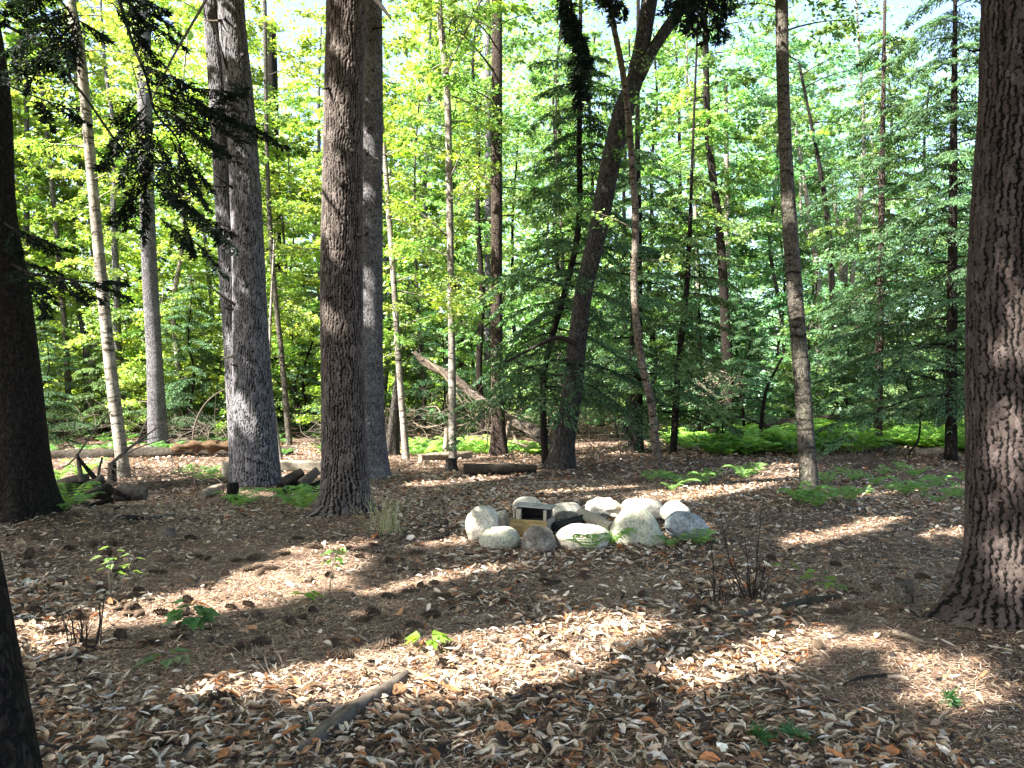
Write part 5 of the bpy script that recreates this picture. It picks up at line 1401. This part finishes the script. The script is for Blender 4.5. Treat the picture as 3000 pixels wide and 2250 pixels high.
# thick root / branch in the foreground
def ground_stick(name, label, pts, mat, cat='stick', group=None, lift=.3, nseg=10, noise=.14, sub=None):
    P = []
    for (px, py, w) in pts:
        p = gpt(px, py); rr_ = w * p[1] / F / 2; P.append(np.r_[p[0], p[1], p[2] + rr_ * lift, rr_])
    P = np.array(P); b = np.array([P[0, 0], P[0, 1], P[0, 2]]); P[:, :3] -= b; P = smooth_path(P, .04)
    m = MB(); tube(m, P[:, :3], P[:, 3], nseg, noise, seed=int(pts[0][0] + pts[0][1])); o = m.build(name, M[mat]); o.location = tuple(b)
    tag(o, label, cat, group); return o
ground_stick('exposed_root', 'thick grey root snaking through the leaves in the left foreground', [(870, 2215, 40), (960, 2150, 58), (1050, 2085, 56), (1125, 2040, 50), (1165, 2005, 38), (1195, 1975, 22)], 'root_bark', 'root', lift=.3, nseg=28, noise=.34)
ground_stick('fallen_branch', 'smooth yellowish branch half sunk in the leaves left of the small sawn stump', [(2290, 1793, 26), (2370, 1772, 28), (2460, 1756, 20)], 'log_bark', lift=.5)
ground_stick('fallen_branch', 'dark broken branch at the foot of the twiggy shrub', [(2110, 1825, 24), (2160, 1815, 26), (2205, 1800, 20)], 'root_bark', lift=.6)
ground_stick('fallen_branch', 'thin dark stick pointing to the bright needle patch below the massive pine', [(2470, 2015, 10), (2520, 1995, 14), (2590, 1985, 12), (2640, 1982, 8)], 'dark_twig', lift=.8)
ground_stick('fallen_branch', 'short light stick on the needles below the small sawn stump', [(2618, 1856, 14), (2660, 1870, 14), (2710, 1884, 8)], 'dead_wood', lift=.8)
ground_stick('fallen_branch', 'pale stick tip beside the thin dark stick in the right foreground', [(2600, 1988, 12), (2640, 1990, 15), (2662, 1996, 12)], 'dead_wood', lift=.9)
ground_stick('fallen_branch', 'long pale thin branch lying across the clearing in front of the leaning furrowed trunk', [(1480, 1422, 6), (1590, 1418, 8), (1700, 1412, 6)], 'dead_wood', lift=.8)
ground_stick('fallen_branch', 'dark stick with a forked end between the big brown pine and the stone ring', [(1210, 1545, 7), (1290, 1548, 10), (1312, 1535, 14)], 'log_bark', lift=.8)
ground_stick('fallen_branch', 'black short stick lying left of the stone ring', [(1265, 1586, 10), (1295, 1580, 12), (1315, 1568, 8)], 'char', lift=.8)
ground_stick('fallen_branch', 'crooked thin twig crossing the shaded leaves at lower left', [(540, 2115, 5), (600, 2050, 6), (680, 1995, 6), (780, 1955, 4)], 'twig', lift=1.2)
ground_stick('fallen_branch', 'long dark twig on the leaves at the far lower left', [(60, 1960, 7), (180, 1930, 8), (300, 1905, 6), (390, 1900, 4)], 'dark_twig', lift=1.2)
ground_stick('fallen_branch', 'dark thin twig lying below the broad-leaved green sapling', [(470, 1840, 5), (560, 1850, 7), (650, 1840, 7), (700, 1830, 4)], 'dark_twig', lift=1.0)
ground_stick('fallen_branch', 'charred stick lying in the shade before the low crumbling stump', [(355, 1522, 16), (390, 1524, 18), (420, 1524, 12)], 'char', lift=.8)
ground_stick('fallen_branch', 'grey stick right of the charred one before the pale bark-less log', [(430, 1522, 11), (470, 1518, 12), (510, 1512, 8)], 'root_bark', lift=.8)
ground_stick('fallen_branch', 'short thick sawn limb lying in front of the pale bark-less log', [(590, 1462, 26), (620, 1450, 28), (645, 1438, 24)], 'dead_wood', lift=.8)
g_ = 'short twigs lying on the ground'
r = np.random.default_rng(70)
for i in range(60):
    px, py = r.uniform(60, 2800), 1420 + 780 * r.uniform(0, 1) ** 1.5; l = r.uniform(25, 90) * (py - 1150) / 500; a = r.uniform(-.35, .35); s = r.choice([-1, 1])
    w = r.uniform(3, 6) * ((py - 1150) / 500 + .4)
    ground_stick('dead_twig', 'short dead twig lying among the fallen leaves and needles', [(px, py, w), (px + l * .5 * s, py + l * .12 * a + r.normal(0, 3), w), (px + l * s, py + l * a, w * .5)], r.choice(['twig', 'dark_twig', 'dark_twig', 'dead_wood']), 'twig', g_, 1.2, 5)

# ================================================================== PINE CONES
cm = MB(); r = np.random.default_rng(75)
for i in range(70):
    u = i / 69; a = i * 2.4; rr_ = .019 * math.sin(math.pi * (.12 + .85 * u)) ** .8 + .003; x = -.055 + .11 * u
    c = np.array([[x, .5 * rr_ * math.cos(a), .5 * rr_ * math.sin(a)]]); H = np.array([[.55, math.cos(a), math.sin(a)]]); Nn = np.array([[1.0, -.5 * math.cos(a), -.5 * math.sin(a)]])
    add_leaves(cm, c, H, Nn, rr_ * 1.0, .017, np.array([[.1, .07, .05]]), .1)
tt = np.linspace(0, 1, 9); tube(cm, np.stack([-.056 + .112 * tt, 0 * tt, 0 * tt], -1), .012 * np.sin(np.pi * (.08 + .9 * tt)) ** .7, 8, 0, col=np.array([.05, .03, .02]))
cone_me = cm.mesh('pine_cone', M['cone'])
for i in range(140):
    if i < 80: px, py = r.uniform(60, 1250), r.uniform(1580, 1900)
    elif i < 115: px, py = r.uniform(1250, 2800), r.uniform(1640, 1820)
    else: px, py = r.uniform(400, 2900), r.uniform(1880, 2230)
    p = gpt(px, py)
    o = bpy.data.objects.new('pine_cone', cone_me); COL.objects.link(o); o.location = (p[0], p[1], p[2] + .021); s = r.uniform(.85, 1.45); o.scale = (s, s, s)
    o.rotation_euler = (r.uniform(0, 6), r.normal(0, .15), r.uniform(0, 6.28)); tag(o, 'dark open pine cone lying on the brown needles', 'pine cone', 'pine cones scattered over the clearing')

# ================================================================== SMALL PLANTS
def plant(name, label, px, py, h, nl, leaf, base, seed, stems=1, spread=.10, cat='seedling', up=.3):
    p = gpt(px, py); r = np.random.default_rng(seed); root = thing(name, label, cat, p); w = MB(); c = MB()
    for s in range(stems):
        e = np.array([r.normal(0, spread), r.normal(0, spread), h * r.uniform(.75, 1.1)]); k = e * .5 + np.r_[r.normal(0, .02, 2), 0]
        tube(w, np.array([[0, 0, -.01], k, e]), np.array([.004, .003, .0015]), 5, cap=False)
        for i in range(nl):
            u = .55 + .45 * (i + 1) / nl; q = e * u; a = i * 2.3 + r.uniform(0, 1)
            d = np.array([math.cos(a), math.sin(a), up]); q2 = q + d * leaf * .35
            tube(w, np.array([q, q2]), np.array([.0015, .001]), 3, cap=False)
            # broad leaf from 5 blades so the edge is not a plain diamond
            hd = np.array([[math.cos(a), math.sin(a), -.15]]); nn = np.array([[r.normal(0, .25), r.normal(0, .25), 1.0]])
            L_ = leaf * r.uniform(.7, 1.15); cc = leaf_cols(r, 1, base, .12)
            add_leaves(c, q2[None], hd, nn, L_, L_ * .62, cc, .06)
            for sg in (-1, 1):
                s1 = np.array([[-hd[0, 1], hd[0, 0], 0]]) * sg
                add_leaves(c, q2[None] + hd * L_ * .12 + np.array([[0, 0, .003]]), hd * .75 + s1 * .6, nn, L_ * .62, L_ * .34, cc * .95, .05)
    w.build('stem', M['twig'], root); c.build('leaves', M['leaf'], root)
BR = (.17, .30, .035)
plant('seedling', 'bright green broad-leaved seedling at the edge of the sunlit leaves in the centre foreground', 1255, 1905, .10, 6, .13, BR, 801, 1, .02)
plant('seedling', 'light green seedling standing in the sun patch right of the dark pine cones at left', 925, 1758, .10, 6, .10, BR, 802)
plant('seedling', 'broad-leaved green sapling with lobed leaves in the left foreground', 560, 1885, .26, 10, .14, (.09, .20, .06), 803, 2, .06)
plant('seedling', 'low pale green seedling, in front of the broad-leaved sapling at left', 470, 1945, .06, 7, .13, (.14, .20, .09), 804)
plant('seedling', 'spindly sapling with a single bright top, farthest left of the seedlings', 330, 1770, .42, 5, .085, (.13, .22, .06), 805, 3, .07)
plant('seedling', 'small leafy sapling at the right end of the bright needle streak', 965, 1735, .36, 6, .085, (.11, .21, .04), 806, 2, .05)
plant('seedling', 'thin maple seedling with drooping yellow-green leaves right of the twiggy shrub', 2400, 1742, .14, 5, .12, (.15, .24, .05), 807, 2, .09)
plant('seedling', 'tiny seedling with two yellowish leaves just behind the drooping maple seedling', 2345, 1712, .16, 3, .09, (.15, .24, .05), 808)
def sprig(label, px, py, seed):
    p = gpt(px, py); r = np.random.default_rng(seed); m = MB(); n = 90; a0 = r.uniform(0, 6.28)
    ax = np.array([math.cos(a0), math.sin(a0), .12]); u = r.uniform(.1, 1, n)
    C = ax * (u * .12)[:, None] + np.array([0, 0, .02]); H = ax * r.uniform(.6, 1.2, n)[:, None] + r.normal(0, .42, (n, 3)) + np.array([0, 0, .15])
    add_leaves(m, C, H, r.normal(0, 1, (n, 3)), r.uniform(.06, .10, n), .0045, leaf_cols(r, n, (.06, .17, .06), .2), .01)
    tube(m, np.array([[0, 0, .012], ax * .12 + [0, 0, .02]]), np.array([.004, .002]), 5, cap=False, col=np.array([.1, .07, .04]))
    o = m.build('pine_sprig', M['needle']); o.location = tuple(p); tag(o, label, 'sprig')
sprig('green fallen pine sprig on the bright needle patch below the massive pine', 2770, 2045, 809)
sprig('green pine sprig on the leaves in the lower right foreground', 2400, 2195, 810)
sprig('green pine sprig near the bottom edge, under the twiggy shrub', 2190, 2150, 811)

def shrub(name, label, px, py, spec, seed, mat='twig', cat='shrub', fuzz=0):
    """bare twiggy shrub: spec is list of (dx,dy,w) tips in pixels"""
    p = gpt(px, py); d = p[1]; r = np.random.default_rng(seed); m = MB()
    for (ox, dx, dy, w) in spec:
        a = at(px + ox, py, d) - p; a[2] = -.01; e = at(px + dx, py + dy, d + r.normal(0, .12)) - p; k = (a + e) / 2 + r.normal(0, .016, 3); rr_ = w * d / F / 2 * .72
        P = smooth_path(np.array([a, k, e]), .05); tube(m, P, np.linspace(rr_, rr_ * .35, len(P)), 5, cap=False)
        for j in range(r.integers(1, 4)):
            q = P[int(len(P) * r.uniform(.3, .85))]; b = q + unit(e - a) * r.uniform(.05, .14) + r.normal(0, .045, 3); tube(m, np.array([q, (q + b) / 2 + r.normal(0, .008, 3), b]), np.array([rr_ * .5, rr_ * .4, rr_ * .25]), 4, cap=False)
    for j in range(fuzz):
        a = r.normal(0, .07, 3); a[2] = 0; e = a * 1.8 + np.r_[r.normal(0, .05, 2), r.uniform(.08, .24)]; tube(m, np.array([a, (a + e) / 2 + r.normal(0, .015, 3), e]), np.array([.0035, .003, .0015]), 4, cap=False)
    o = m.build(name, M[mat]); o.location = tuple(p); tag(o, label, cat)
shrub('twiggy_shrub', 'leafless twiggy shrub with tall thin stems in the right middle of the leaves', 2205, 1755, [(-5, -25, -190, 6), (0, 15, -160, 6), (5, 40, -120, 5), (-10, -60, -130, 5), (10, 55, -70, 4), (0, 20, -100, 5), (-20, -95, -250, 7), (5, 25, -260, 5), (0, -15, -90, 6)], 821, 'dark_twig', fuzz=24)
shrub('twiggy_shrub', 'thin leafless stems left of the tall twiggy shrub', 2095, 1770, [(0, -15, -200, 5), (-8, -30, -90, 4), (8, 10, -80, 4), (0, -5, -140, 4)], 822, 'dark_twig', fuzz=10)
shrub('twiggy_shrub', 'low bush of short dark stems in the left foreground leaves', 235, 1890, [(-10, -25, -90, 10), (0, -5, -95, 10), (45, 55, -120, 12), (20, 20, -80, 8), (-30, -50, -60, 6), (60, 80, -190, 5), (50, 70, -150, 5)], 823, 'dark_twig', fuzz=14)
shrub('dry_weed', 'single pale upright stalk in the shaded leaves at lower left', 378, 2060, [(0, -12, -135, 5), (0, -30, -110, 3)], 824, 'dead_wood', 'weed')
shrub('dry_weed', 'dry branching stalk standing at the left end of the foreground sun patch', 805, 2010, [(0, 12, -95, 4), (0, -18, -50, 3), (0, 2, -70, 3)], 825, 'dead_wood', 'weed')
shrub('dry_weed', 'single pale stalk behind the exposed foreground root', 890, 2170, [(0, -12, -100, 4)], 826, 'dead_wood', 'weed')
# tuft of dry grass at the big brown pine
m = MB(); r = np.random.default_rng(83); p = gpt(1130, 1562)
for i in range(90):
    a = r.uniform(0, 6.28); l = r.uniform(.12, .40); s = r.uniform(.02, .22); b0 = np.array([r.normal(0, .10), r.normal(0, .07), 0]); e = b0 + np.array([math.cos(a) * s, math.sin(a) * s, l]); k = (b0 + e) / 2 + np.array([0, 0, l * .15])
    c = np.array([(.42, .38, .20), (.22, .27, .09), (.5, .45, .28)])[r.integers(0, 3)]
    tube(m, smooth_path(np.array([b0, k, e]), l / 4), .0022, 3, cap=False, col=c)
o = m.build('grass_tuft', M['straw']); o.location = tuple(p); tag(o, 'tuft of dry grass at the right foot of the big brown pine', 'grass')

# ================================================================== LIGHT, SKY, CAMERA
w = bpy.data.worlds.new('World'); SC.world = w; w.use_nodes = True
nt = w.node_tree; bg = nt.nodes['Background']
sky = nt.nodes.new('ShaderNodeTexSky'); sky.sky_type = 'NISHITA'; sky.sun_disc = False
sky.sun_elevation = SUN_EL
to_sun = -SUN_D
sky.sun_rotation = math.atan2(to_sun[0], to_sun[1])
sky.air_density = 1.0; sky.dust_density = 3.0; sky.ozone_density = 1.2
nt.links.new(sky.outputs[0], bg.inputs[0]); bg.inputs[1].default_value = 0.094
sl = bpy.data.lights.new('sun', 'SUN'); sl.energy = 5.0; sl.angle = math.radians(.53); sl.color = (1.0, .955, .87)
so2 = bpy.data.objects.new('sun', sl); COL.objects.link(so2)
so2.rotation_euler = Vector(SUN_D).to_track_quat('-Z', 'Y').to_euler(); so2.location = (-10, -6, 12)
cd = bpy.data.cameras.new('camera'); cam = bpy.data.objects.new('camera', cd); COL.objects.link(cam)
cd.sensor_width = 36; cd.sensor_fit = 'HORIZONTAL'; cd.lens = F / 3000 * 36; cd.clip_start = .05; cd.clip_end = 3000
cam.location = (0, 0, EYE); cam.rotation_euler = (math.pi / 2 + PITCH, 0, 0)
SC.camera = cam
SC.view_settings.view_transform = 'Standard'; SC.view_settings.look = 'None'; SC.view_settings.exposure = 0; SC.view_settings.gamma = 1
cy = SC.cycles
cy.max_bounces = 6; cy.diffuse_bounces = 4; cy.glossy_bounces = 2; cy.transmission_bounces = 4; cy.transparent_max_bounces = 4
cy.film_exposure = 7.0
cy.use_denoising = True
try:
    cy.denoiser = 'OPENIMAGEDENOISE'; cy.denoising_input_passes = 'RGB_ALBEDO_NORMAL'
except Exception:
    pass
cy.sample_clamp_indirect = 8
